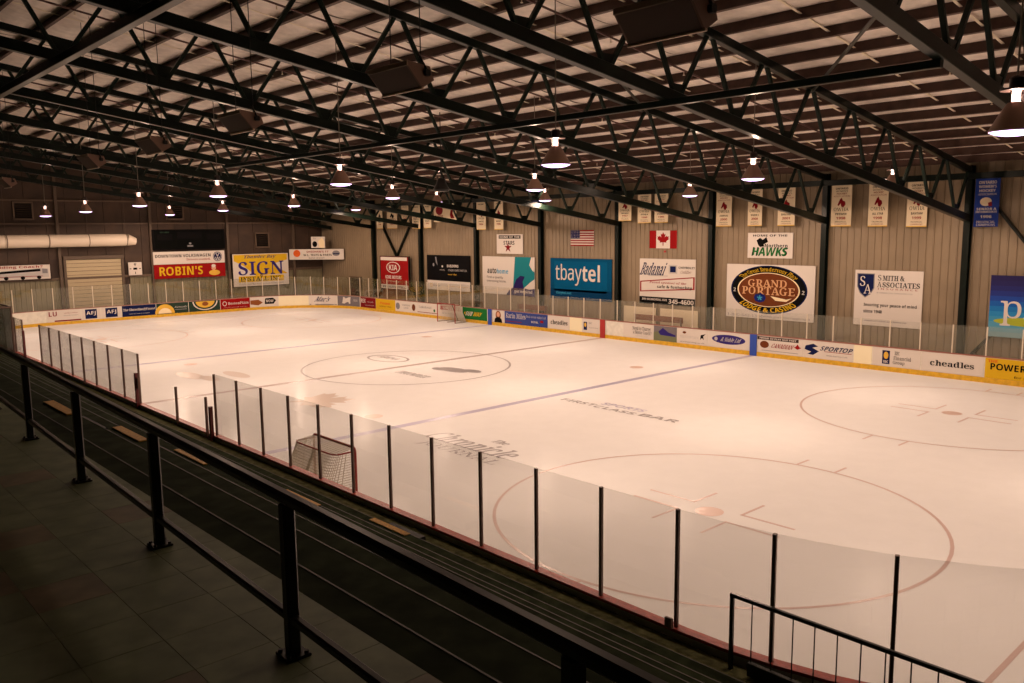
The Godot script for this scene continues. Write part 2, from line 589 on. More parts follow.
# ---------------------------------------------------------------- ice
func ice_sheet() -> void:
	var s := Shape.new()
	var ring := []
	for i in 240:
		ring.append(rink_point(i / 240.0 * (2 * S_FAR + 4 * (HALF_W - CORNER) + 2 * PI * CORNER))[0])
	for i in 240:
		s.tri(Vector3.ZERO, ring[i], ring[(i + 1) % 240])
	var ice := put("ice_sheet", s.done(M.ice))
	tag(ice, "", "", "", "structure")
	var y := Vector3(0, 0.002, 0)
	for x in [9.3, -9.3]:
		s = Shape.new()
		s.box(Vector3(x, 0.0015, 0), Vector3(0.3, 0.003, 2 * HALF_W))
		put("blue_line", s.done(M.blue_line), ice)
	s = Shape.new()
	s.box(Vector3(0, 0.0015, 0), Vector3(0.28, 0.003, 2 * HALF_W))
	put("center_line", s.done(M.center_line), ice)
	for x in [26.8, -26.8]:
		s = Shape.new()
		s.box(Vector3(x, 0.0015, 0), Vector3(0.08, 0.003, 2 * HALF_W - 1.2))
		put("goal_line", s.done(M.red_line), ice)
	s = Shape.new()
	s.ring(Vector3(0, 0.0035, 0), 4.572, 0.09)
	put("center_circle", s.done(M.ice_grey), ice)
	for sx in [20.4, -20.4]:
		for sz in [6.706, -6.706]:
			s = Shape.new()
			s.ring(Vector3(sx, 0.0035, sz), 4.572, 0.07)
			for d in [-0.5, 0.5]:
				for e in [-1.0, 1.0]:
					s.box(Vector3(sx + d, 0.002, sz + e * (4.572 + 0.3)), Vector3(0.06, 0.003, 0.6))
			put("faceoff_circle", s.done(M.red_line), ice)
			s = Shape.new()
			s.disc(Vector3(sx, 0.004, sz), 0.3, 0.3)
			put("faceoff_dot", s.done(M.red_dot), ice)
			s = Shape.new()
			for d in [-1.0, 1.0]:
				for e in [-1.0, 1.0]:
					s.box(Vector3(sx + d * 1.2, 0.002, sz + e * 0.3), Vector3(1.2, 0.003, 0.06))
					s.box(Vector3(sx + d * 0.6, 0.002, sz + e * 0.72), Vector3(0.06, 0.003, 0.9))
			put("faceoff_marks", s.done(M.red_line), ice)
	for sx in [7.55, -7.55]:
		for sz in [6.706, -6.706]:
			s = Shape.new()
			s.disc(Vector3(sx, 0.004, sz), 0.3, 0.3)
			put("faceoff_dot", s.done(M.red_dot), ice)
	# lettering and emblems frozen into the ice; they read towards the near side
	var on_ice := func(p: Vector2) -> Vector3: return Vector3(p.x, 0.0045, -p.y)
	for t in [["Chronicle", "R", 12.6, -6.72, 3.5, 0.85, "ice_grey", 0.25], ["The", "R", 13.0, -6.0, 0.6, 0.3, "ice_grey", 0.25], ["JOURNAL", "r", 12.9, -7.55, 3.2, 0.5, "ice_grey", 0.2],
			["FIRST", "S", 10.75, -0.4, 1.5, 0.32, "ice_grey", 0.0], ["SPORTS", "S", 12.4, 0.05, 1.8, 0.34, "blue_line", 0.0], ["CLASS", "S", 12.45, -0.5, 1.75, 0.3, "ice_grey", 0.0], ["BAR", "S", 14.25, -0.42, 1.5, 0.36, "ice_grey", 0.0],
			["THUNDER", "R", 2.0, -1.15, 2.1, 0.45, "ice_grey", 0.2], ["ARENA", "R", -2.5, 0.75, 1.5, 0.4, "ice_grey", 0.0]]:
		put("ice_lettering", letters(t[0], t[1], t[2], t[3], t[4], t[5], M[t[6]], on_ice, t[7]), ice)
	s = Shape.new()
	s.ring(Vector3.ZERO, 1.0, 0.12, 36)
	var eye := put("ice_emblem", s.done(M.ice_grey), ice, Vector3(-2.4, 0.004, -0.6))
	eye.scale = Vector3(1.25, 1, 0.75)
	s = Shape.new()
	for b in [[0.0, 0.0, 0.9, 0.42], [0.8, -0.35, 0.55, 0.3], [-0.6, 0.25, 0.5, 0.28]]:
		s.disc(Vector3(b[0], b[2] * 0.002, b[1]), b[2], b[3], 20)
	put("ice_emblem", s.done(M.ice_grey), ice, Vector3(2.35, 0.004, -0.75))
	# a leaf shaped emblem by the near boards, and two grey patches further along
	s = Shape.new()
	var leaf := PackedVector2Array()
	for p in leaf_points():
		leaf.append(Vector2(p[0] * 3.0, p[1] * 2.6))
	s.prism(leaf, Transform3D(Basis(Vector3.RIGHT, Vector3.FORWARD, Vector3.UP), Vector3.ZERO), 0.003)
	var lf := put("ice_emblem", s.done(M.ice_tan), ice, Vector3(4.0, 0.0, 6.7))
	lf.rotation.y = -0.6
	for b in [[-4.6, 7.9, 1.2, 0.4], [-3.4, 6.4, 1.1, 0.35], [-3.3, 7.6, 0.8, 0.3]]:
		s = Shape.new()
		s.disc(Vector3.ZERO, b[2], b[3], 24)
		put("ice_emblem", s.done(M.ice_brown), ice, Vector3(b[0], 0.004, b[1]))


func leaf_points() -> Array:
	var half := [[0.0, 0.5], [0.08, 0.34], [0.18, 0.38], [0.13, 0.14], [0.25, 0.26], [0.29, 0.19], [0.42, 0.21], [0.38, 0.08], [0.44, 0.04], [0.22, -0.13], [0.25, -0.22], [0.03, -0.19], [0.03, -0.42]]
	var out := []
	for p in half:
		out.append(p)
	for i in range(half.size() - 1, 0, -1):
		out.append([-half[i][0], half[i][1]])
	return out


func roof_y(z: float) -> float:   # underside of the roof deck
	return CHORD0 + 2.1 + 0.12 + 0.3 + PITCH * (z + 14.5)


# ---------------------------------------------------------------- building shell
func building() -> void:
	var s := Shape.new()
	s.box(Vector3(0.5, -0.16, 5.5), Vector3(67, 0.3, 41))
	tag(put("floor", s.done(M.concrete)), "", "", "", "structure")
	# far wall with ribbed steel sheets
	s = Shape.new()
	s.box(Vector3(0.5, 4.2, WALL_Z - 0.2), Vector3(67, 9.0, 0.3))
	var wall := put("wall_back", s.done(M.dark_band))
	tag(wall, "", "", "", "structure")
	var sheet := siding_mesh(0.914, 8.55, M.siding)
	for i in 73:
		put("siding_sheet", sheet, wall, Vector3(33.4 - 0.914 * i, 0.0, WALL_Z - 0.05))
	# left end wall: pale ribbed sheets below, brown boards above
	s = Shape.new()
	s.box(Vector3(WALL_X - 0.25, 7.3, 5.5), Vector3(0.3, 15.0, 41))
	wall = put("wall_left", s.done(M.dark_band))
	tag(wall, "", "", "", "structure")
	var low := siding_mesh(0.914, 2.9, M.siding_pale)
	for i in 30:
		var z := -14.1 + 0.914 * i
		if z > 1.2 and z < 5.0:
			continue
		var o := put("siding_sheet", low, wall, Vector3(WALL_X - 0.08, 0, z))
		o.rotation.y = PI / 2
	for i in 22:
		var z := -14.0 + 1.22 * i
		var y0 := 4.25 if z > 1.3 and z < 5.6 else 2.95
		var y1 := roof_y(z) - 0.2
		s = Shape.new()
		s.cbox(Vector3.ZERO, Vector3(y1 - y0, 1.2, 0.06), 0.008, Basis(Vector3.UP, Vector3.FORWARD, Vector3.LEFT))
		put("wall_board", s.done(M.brown_board), wall, Vector3(WALL_X - 0.07, (y0 + y1) / 2, z))
	for y in [2.93, 6.65, 8.2]:
		s = Shape.new()
		s.box(Vector3(WALL_X + 0.02, y, 1.0), Vector3(0.14, 0.16 if y < 3 else 0.1, 31.0))
		put("wall_girt", s.done(M.girt), wall)
	for z in [11.5, 5.5, -0.6, -6.35, -11.9]:
		s = Shape.new()
		s.cbar(Vector3(0, 0, 0), Vector3(0, roof_y(z) - 0.5, 0), 0.2, 0.2, 0.02)
		put("wall_post", s.done(M.column_brown), wall, Vector3(WALL_X + 0.1, 0, z))
	# the two walls behind and beside the camera
	s = Shape.new()
	s.box(Vector3(33.8, 7.3, 5.5), Vector3(0.3, 15.0, 41))
	tag(put("wall_right", s.done(M.brown_board)), "", "", "", "structure")
	s = Shape.new()
	s.box(Vector3(0.5, 7.3, 26.15), Vector3(67, 15.0, 0.3))
	tag(put("wall_front", s.done(M.brown_board)), "", "", "", "structure")
	# the upper walkway with its floor tiles
	s = Shape.new()
	s.box(Vector3(0.5, 2.19, 22.8), Vector3(66, 4.4, 6.4))
	var walk := put("floor_walkway", s.done(M.grout))
	tag(walk, "", "", "", "structure")
	var tile := Shape.new()
	tile.cbox(Vector3.ZERO, Vector3(0.303, 0.012, 0.303), 0.001)
	var meshes := [tile.done(M.floor_tile)]
	var tile_b := Shape.new()
	tile_b.cbox(Vector3.ZERO, Vector3(0.303, 0.012, 0.303), 0.001)
	meshes.append(tile_b.done(M.floor_tile_warm))
	var rng := RandomNumberGenerator.new()
	rng.seed = 7
	var x0 := 20.4
	for i in 33:
		for j in 9:
			var o := put("floor_tile", meshes[1 if rng.randf() < 0.12 else 0], walk, Vector3(x0 + 0.305 * i, 4.394, 19.76 + 0.305 * j))
			o.rotation.y = PI / 2 * rng.randi_range(0, 3)
	s = Shape.new()
	s.box(Vector3(-6.05, 4.392, 22.8), Vector3(52.5, 0.012, 6.38))
	s.box(Vector3(26.9, 4.392, 24.18), Vector3(13.2, 0.012, 3.44))
	s.box(Vector3(31.9, 4.392, 21.0), Vector3(2.6, 0.012, 2.8))
	put("floor_covering", s.done(M.floor_tile), walk)


# one ribbed sheet of steel, w wide, standing on y = 0 and facing +z
func siding_mesh(w: float, h: float, m: Material) -> ArrayMesh:
	var s := Shape.new()
	var prof := []
	var ribs := 3
	var p := w / ribs
	for i in ribs:
		var x := -w / 2 + p * i
		prof.append_array([Vector2(x, 0.0), Vector2(x + 0.02, 0.028), Vector2(x + 0.05, 0.028), Vector2(x + 0.07, 0.0), Vector2(x + p * 0.6, 0.004)])
	prof.append(Vector2(w / 2 - 0.003, 0.0))
	for i in prof.size() - 1:
		var a := Vector3(prof[i].x, 0, prof[i].y)
		var b := Vector3(prof[i + 1].x, 0, prof[i + 1].y)
		s.quad(a, b, b + Vector3.UP * h, a + Vector3.UP * h)
	return s.done(m)


# ---------------------------------------------------------------- roof
func roof() -> void:
	var slope := Vector3(0, PITCH, 1).normalized()
	var up := Vector3(0, 1, -PITCH).normalized()
	var tilt := Basis(Vector3.RIGHT, up, slope)
	var mid := Vector3(0.5, roof_y(5.6) + 0.1, 5.6)
	var s := Shape.new()
	s.box(mid, Vector3(67.4, 0.16, 41.9), tilt)
	var ceiling := put("ceiling", s.done(M.deck))
	tag(ceiling, "", "", "", "structure")
	var step := 1.38
	s = Shape.new()   # a Z-shaped purlin
	s.box(Vector3(0, -0.15, 0), Vector3(66.6, 0.3, 0.016))
	s.box(Vector3(0, -0.292, 0.04), Vector3(66.6, 0.012, 0.09))
	s.box(Vector3(0, -0.006, -0.04), Vector3(66.6, 0.012, 0.09))
	var purlin := s.done(M.purlin)
	var n := 29
	for i in n:
		var z := -14.1 + step * i
		var o := put("purlin", purlin, ceiling, Vector3(0.5, roof_y(z), z))
		o.basis = tilt
	# white vinyl insulation sagging between the purlins, a length from truss to truss
	var batts := []
	for v in 3:
		s = Shape.new()
		var nx := 10
		var nz := 6
		var rng := RandomNumberGenerator.new()
		rng.seed = 40 + v
		var ph := rng.randf() * TAU
		var grid := []
		for a in nx + 1:
			var row := []
			for b in nz + 1:
				var u := float(a) / nx
				var t := float(b) / nz
				var sag := -0.13 * sin(PI * t) * (0.75 + 0.25 * sin(u * TAU * 2.0 + ph)) - 0.01
				row.append(Vector3((u - 0.5) * 6.06, sag, (t - 0.5) * (step - 0.02)))
			grid.append(row)
		for a in nx:
			for b in nz:
				s.quad(grid[a][b], grid[a + 1][b], grid[a + 1][b + 1], grid[a][b + 1])
		batts.append(s.done(M.insulation))
	for i in n - 2:
		var z := -14.1 + step * (i + 0.5)
		for k in 11:
			var o := put("insulation_batt", batts[(i * 3 + k * 2) % 3], ceiling, Vector3(30.4 - 6.06 * k, roof_y(z), z))
			o.basis = tilt
	s = Shape.new()
	s.box(Vector3(0, -0.155, 0), Vector3(0.07, 0.012, 39.5), Basis.IDENTITY)
	var strap := s.done(M.strap)
	for k in 22:
		var o := put("insulation_strap", strap, ceiling, Vector3(31.9 - 3.03 * k, roof_y(5.6), 5.6))
		o.basis = tilt


# ---------------------------------------------------------------- bleachers
func bleachers() -> void:
	# the edge of each tier, from the top one under the railing down to the floor along the boards
	var edge := [[19.36, 4.315], [18.575, 3.89], [17.79, 3.425], [17.005, 2.97], [16.22, 2.5], [15.435, 2.02], [14.65, 1.57], [13.865, 1.17]]
	var base := Node3D.new()
	base.name = "bleachers"
	add_child(base)
	tag(base, "dark green painted bleacher tiers stepping down from the upper walkway to the near boards", "bleachers")
	var back := 19.6
	for i in edge.size():
		var z: float = edge[i][0]
		var y: float = edge[i][1]
		var s := Shape.new()
		s.box(Vector3(12.4, y / 2, (z + back) / 2), Vector3(42, y, back - z))
		var tier := put("tier", s.done(M.tier_green), base)
		s = Shape.new()
		s.box(Vector3(12.4, y - 0.004, z + 0.006), Vector3(42, 0.012, 0.010))
		put("edge_trim", s.done(M.tier_edge), tier)
		back = z
	var s := Shape.new()
	s.box(Vector3(12.4, 0.44, 13.52), Vector3(42, 0.86, 0.68))
	var walk := put("walkway", s.done(M.tier_green), base)
	for k in 3:
		s = Shape.new()
		s.box(Vector3(12.4, 0.885, 13.3 + 0.225 * k), Vector3(42, 0.03, 0.221))
		put("plank", s.done(M.plank_green), walk)
	# the aisles: a half step in each tier with a yellow nosing
	for ax in [19.1]:
		for i in range(1, edge.size()):
			if i == 6:
				continue
			var z: float = edge[i][0]
			var y: float = edge[i][1]
			var below: float = edge[i + 1][1] if i + 1 < edge.size() else 0.9
			s = Shape.new()
			s.cbox(Vector3(ax, (y + below) / 4 + below / 2, z - 0.17), Vector3(0.92, (y - below) / 2, 0.33), 0.01)
			var st := put("aisle_step", s.done(M.step_black), base)
			s = Shape.new()
			s.cbox(Vector3(ax, y + 0.006, z + 0.055), Vector3(1.02, 0.014, 0.12), 0.004)
			put("yellow_nosing", s.done(M.step_yellow), st)


# ---------------------------------------------------------------- boards and glass
func side_boards(called: String, label: String, s0: float, s1: float, cap: String, post: String, glass_top: float, gaps: Array, post_step := 1.22, phase := 0.0, tall_from := 1e9, tall := 0.0) -> void:
	var p0: Array = rink_point((s0 + s1) / 2)
	var o := thing(called, label, "dasher boards", p0[0], 0.0, "dasher boards round the ice")
	var off := -o.position
	var n := int(round((s1 - s0) / 2.44))
	for i in n:
		var a := lerpf(s0, s1, float(i) / n)
		var b := lerpf(s0, s1, float(i + 1) / n)
		var sh := Shape.new()
		strip(sh, a + 0.004, b - 0.004, 0.0, 0.98, 0.0, -0.08)
		put("board_panel", sh.done(M.board_white), o, off)
		sh = Shape.new()
		strip(sh, a + 0.002, b - 0.002, 0.0, 0.2, 0.018, 0.0)
		put("kick_plate", sh.done(M.kick_yellow), o, off)
	var sh := Shape.new()
	strip(sh, s0, s1, 0.98, 1.02, 0.02, -0.13)
	put("cap_rail", sh.done(M[cap]), o, off)
	n = int(ceil((s1 - s0) / post_step))
	for i in n:
		var a := s0 + phase + post_step * i
		var b := minf(s0 + phase + post_step * (i + 1), s1)
		if b - a < 0.1:
			continue
		var top_y := tall if (a + b) / 2 > tall_from else glass_top
		var skip := false
		for g in gaps:
			if (a + b) / 2 > g[0] and (a + b) / 2 < g[1]:
				skip = true
		if skip:
			continue
		sh = Shape.new()
		strip(sh, a + 0.012, b - 0.012, 1.02, top_y, -0.05, -0.062)
		put("glass_pane", sh.done(M.glass), o, off)
		var ends := [a]
		for g in gaps:
			if absf(b - g[0]) < post_step * 0.7:
				ends.append(b)
		for e in ends:
			var p := rink_point(e)
			sh = Shape.new()
			var at: Vector3 = p[0] - p[1] * 0.06
			var side: Vector3 = p[1].cross(Vector3.UP)
			sh.cbox(at + Vector3.UP * (0.96 + top_y) / 2, Vector3(top_y - 0.96, 0.046, 0.055), 0.008, Basis(Vector3.UP, side, Vector3.UP.cross(side)))
			put("glass_post", sh.done(M[post]), o, off)


func dasher_boards() -> void:
	var q := CORNER * PI / 4
	side_boards("dasher_boards", "long white far boards with yellow kick plate, adverts and glass on pale posts", -q, S_FAR + q, "cap_far", "post_white", 2.12, [], 1.215, 0.23, s_of_far_x(-5.5), 2.42)
	side_boards("dasher_boards", "white boards across the far left end below the roll-up door", S_FAR + q, S_FAR + 3 * q + 2 * (HALF_W - CORNER), "cap_far", "post_white", 2.45, [])
	# the near side, with an opening between the two runs of glass
	var a := s_of_near_x(-24.4) - q
	var m := s_of_near_x(10.43)
	side_boards("dasher_boards", "near boards with red cap rail left of the glass gap, seen from outside", a, m, "cap_red", "post_black", 2.5, [[s_of_near_x(-8.4), s_of_near_x(-5.3)], [s_of_near_x(4.9), m]], 1.37)
	side_boards("dasher_boards", "near boards with red cap rail and tall glass on dark posts beside the stairs", m, s_of_near_x(24.4) + q, "cap_red", "post_black", 2.55, [], 1.256)
	side_boards("dasher_boards", "white boards across the right end beside the stair rail", s_of_near_x(24.4) + q, s_of_near_x(24.4) + 3 * q + 2 * (HALF_W - CORNER), "cap_red", "post_black", 2.5, [])
	# stanchions left standing without glass, and the gates' dark red posts
	for e in [[8.18, 1.95, "short bare glass post in the middle of the glass gap"], [10.12, 1.95, "short bare glass post beside the dark red gate post"], [0.0, 1.87, "short bare post standing against the left run of near glass"]]:
		var sh := Shape.new()
		sh.cbox(Vector3(0, 0.5, 0), Vector3(e[1] - 0.94, 0.06, 0.06), 0.008, Basis(Vector3.UP, Vector3.LEFT, Vector3.BACK))
		var o := put("glass_post", sh.done(M.post_black), self, Vector3(e[0], 0.95, HALF_W + 0.17))
		tag(o, e[2], "post", "bare posts along the near boards")
	for e in [[5.1, 1.95, "dark red gate post with latch at the left of the glass gap"], [10.36, 1.75, "dark red gate post at the right of the glass gap"], [-8.1, 2.1, "dark red gate post at the far left beside the tinted glass box"]]:
		var o := thing("gate_post", e[2], "post", Vector3(e[0], 0.5, HALF_W + 0.16), 0.0, "dark red gate posts in the near boards")
		var sh := Shape.new()
		sh.cbox(Vector3(0, (e[1] - 0.5) / 2, 0), Vector3(e[1] - 0.5, 0.09, 0.09), 0.012, Basis(Vector3.UP, Vector3.LEFT, Vector3.BACK))
		put("upright", sh.done(M.gate_red), o)
		if e[0] == 5.1:
			sh = Shape.new()
			sh.cbox(Vector3(0.1, 1.15, -0.02), Vector3(0.09, 0.34, 0.05), 0.015)
			put("latch", sh.done(M.post_black), o)
	# line markers on the far boards
	for e in [[9.36, "pillar_blue", "bright blue marker on the far boards where the nearer blue line ends"], [0.05, "pillar_red", "red marker on the far boards at the centre line"], [-9.36, "pillar_blue", "bright blue marker on the far boards beside the far goal"]]:
		var sh := Shape.new()
		sh.cbox(Vector3(0, 0.5, 0), Vector3(1.0, 0.36, 0.03), 0.006, Basis(Vector3.UP, Vector3.LEFT, Vector3.BACK))
		tag(put("line_marker", sh.done(M[e[1]]), self, Vector3(e[0], 0.005, -HALF_W + 0.035)), e[2], "line marker", "coloured line markers on the far boards")


# ---------------------------------------------------------------- trusses, columns, bracing
func chord_y(z: float) -> float:
	return CHORD0 + PITCH * (z + 14.5)


func trusses() -> void:
	var where := ["nearest the camera at the upper right corner", "crossing the upper right, its pale underside widest", "meeting the column right of the white insurance sign", "meeting the column between the lodge sign and the insurance sign", "meeting the column left of the lodge sign",
		"meeting the column between the two flags", "meeting the column right of the teal wave sign", "meeting the column left of the teal wave sign", "meeting the column left of the black and white sign", "meeting the column left of the red car sign", "closest to the left end wall"]
	var s := Shape.new()
	var z0 := -14.35
	var z1 := 25.9
	s.cbar(Vector3(0, chord_y(z0) + 0.14, z0), Vector3(0, chord_y(z1) + 0.14, z1), 0.21, 0.28, 0.012)
	var bottom := s.done(M.green_steel)
	s = Shape.new()
	s.cbar(Vector3(0, chord_y(z0) + 2.0, z0), Vector3(0, chord_y(z1) + 2.0, z1), 0.19, 0.22, 0.012)
	var top := s.done(M.green_steel)
	var webs := []
	var plates := []
	var step := 2.53
	var zb := -13.1
	while zb < z1 - 0.5:
		var b := Vector3(0, chord_y(zb) + 0.25, zb)
		for d in [-1.0, 1.0]:
			var zt: float = zb + d * step / 2
			if zt < z0 - 0.05 or zt > z1:
				continue
			zt = maxf(zt, z0 + 0.1)
			s = Shape.new()
			s.cbar(b + Vector3(0, 0, d * 0.12), Vector3(0, chord_y(zt) + 1.92, zt - d * 0.12), 0.1, 0.1, 0.008, Vector3.RIGHT)
			webs.append(s.done(M.green_web))
		s = Shape.new()
		s.cbox(Vector3(0, chord_y(zb) + 0.36, zb), Vector3(0.06, 0.26, 0.42), 0.01)
		plates.append(s.done(M.green_steel))
		zb += step
	for i in TRUSS_X.size():
		var o := thing("roof_truss", "dark green steel roof truss " + where[i], "roof truss", Vector3(TRUSS_X[i], 0, 0), 0.0, "dark green roof trusses")
		put("bottom_chord", bottom, o)
		put("top_chord", top, o)
		for w in webs:
			put("web_member", w, o)
		for p in plates:
			put("gusset_plate", p, o)
	var cwhere := ["beyond the right edge behind the glass", "right of the blue sign at the right edge", "between the insurance sign and the cut-off blue sign", "between the lodge sign and the insurance sign", "between the slanted red band sign and the lodge sign",
		"between the blue telecom sign and the slanted red band sign", "between the teal wave sign and the blue telecom sign", "between the black sign and the teal wave sign", "between the red car sign and the black sign", "left of the red car sign", "in the far left corner"]
	s = Shape.new()
	s.box(Vector3(0, 4.13, -0.13), Vector3(0.24, 8.26, 0.018))
	s.box(Vector3(0, 4.13, 0.13), Vector3(0.24, 8.26, 0.018))
	s.box(Vector3(0, 4.13, 0), Vector3(0.014, 8.26, 0.25))
	var shaft := s.done(M.green_steel)
	s = Shape.new()
	s.cbox(Vector3(0, 0.012, 0), Vector3(0.34, 0.025, 0.36), 0.006)
	var plate := s.done(M.green_steel)
	for i in TRUSS_X.size():
		if i == 10:
			continue
		var o := thing("steel_column", "dark green wall column " + cwhere[i], "column", Vector3(TRUSS_X[i], 0, -14.46), 0.0, "dark green columns along the far wall")
		put("shaft", shaft, o)
		put("base_plate", plate, o)
	# K braces between two pairs of columns
	for e in [[23.95, 17.85, "dark green wall brace behind the blue sign at the right edge"], [-18.45, -24.5, "dark green V-shaped wall brace behind the red car sign"]]:
		var o := thing("steel_brace", e[2], "brace", Vector3((e[0] + e[1]) / 2, 0, -14.48), 0.0, "wall braces")
		var half: float = (e[0] - e[1]) / 2 - 0.15
		for d in [-1.0, 1.0]:
			s = Shape.new()
			s.cbar(Vector3(d * (half - 0.4), 7.2, 0), Vector3(d * 0.06, 4.1, 0), 0.1, 0.2, 0.01, Vector3.BACK)
			put("upper_leg", s.done(M.green_steel), o)
			s = Shape.new()
			s.cbar(Vector3(d * half, 0.5, 0), Vector3(d * 0.06, 4.0, 0), 0.1, 0.2, 0.01, Vector3.BACK)
			put("lower_leg", s.done(M.green_steel), o)
	# struts from truss to truss
	for e in [[5.1, 24.0, -6.2, 0.15, "long bottom chord strut running under the middle of the trusses"], [14.95, 30.0, -30.6, 0.2, "long bottom chord strut over the bleachers at the upper left"], [-8.06, 24.0, -30.6, 0.1, "slim bottom chord strut nearer the far wall"]]:
		s = Shape.new()
		s.cbox(Vector3.ZERO, Vector3(e[1] - e[2], e[3], e[3]), 0.01)
		if e[3] < 0.15:
			continue
		tag(put("roof_strut", s.done(M.green_steel), self, Vector3((e[1] + e[2]) / 2, chord_y(e[0]) - 0.07, e[0])), e[4], "strut", "long struts across the trusses")
	s = Shape.new()
	s.cbox(Vector3.ZERO, Vector3(64.5, 0.24, 0.16), 0.01)
	tag(put("eave_strut", s.done(M.green_steel), self, Vector3(0.5, 7.84, -14.12)), "dark eave strut along the top of the far wall above the banners", "strut", "long struts across the trusses")
	# sway braces from bottom chord to top chord
	var names := ["at the upper right", "above the second bay from the right", "above the third bay from the right", "above the fourth bay from the right", "above the fifth bay from the right"]
	for i in 5:
		s = Shape.new()
		s.cbar(Vector3(TRUSS_X[i + 1], chord_y(7.3) + 0.3, 7.3), Vector3(TRUSS_X[i + 2], chord_y(-1.8) + 1.9, -1.8), 0.06, 0.06, 0.006)
		tag(put("sway_brace", s.done(M.green_steel)), "thin dark diagonal sway brace between two trusses " + names[i], "brace", "sway braces under the roof")
	# sprinkler pipes up the slope in each bay
	var pipes := ["rightmost", "second from the right", "third from the right", "fourth from the right", "fifth from the right", "sixth from the right", "seventh from the right", "eighth from the right"]
	for i in 8:
		var x: float = TRUSS_X[i + 1] - 2.6
		var o := thing("sprinkler_pipe", "thin red sprinkler pipe running up the roof slope, " + pipes[i], "pipe", Vector3(x, 0, 0), 0.0, "red sprinkler pipes under the roof")
		s = Shape.new()
		s.tube(Vector3(0, roof_y(-13.5) - 0.36, -13.5), Vector3(0, roof_y(24.0) - 0.36, 24.0), 0.03, 8)
		put("pipe", s.done(M.pipe_red), o)
		for k in 11:
			var z := -12.0 + 3.2 * k
			s = Shape.new()
			s.tube(Vector3(0, roof_y(z) - 0.36, z), Vector3(0, roof_y(z) - 0.48, z), 0.014, 6)
			s.lathe([Vector2(0.0, -0.5), Vector2(0.035, -0.495), Vector2(0.035, -0.485), Vector2(0.0, -0.48)], 8, Vector3(0, roof_y(z), z))
			put("sprinkler_head", s.done(M.strap), o)


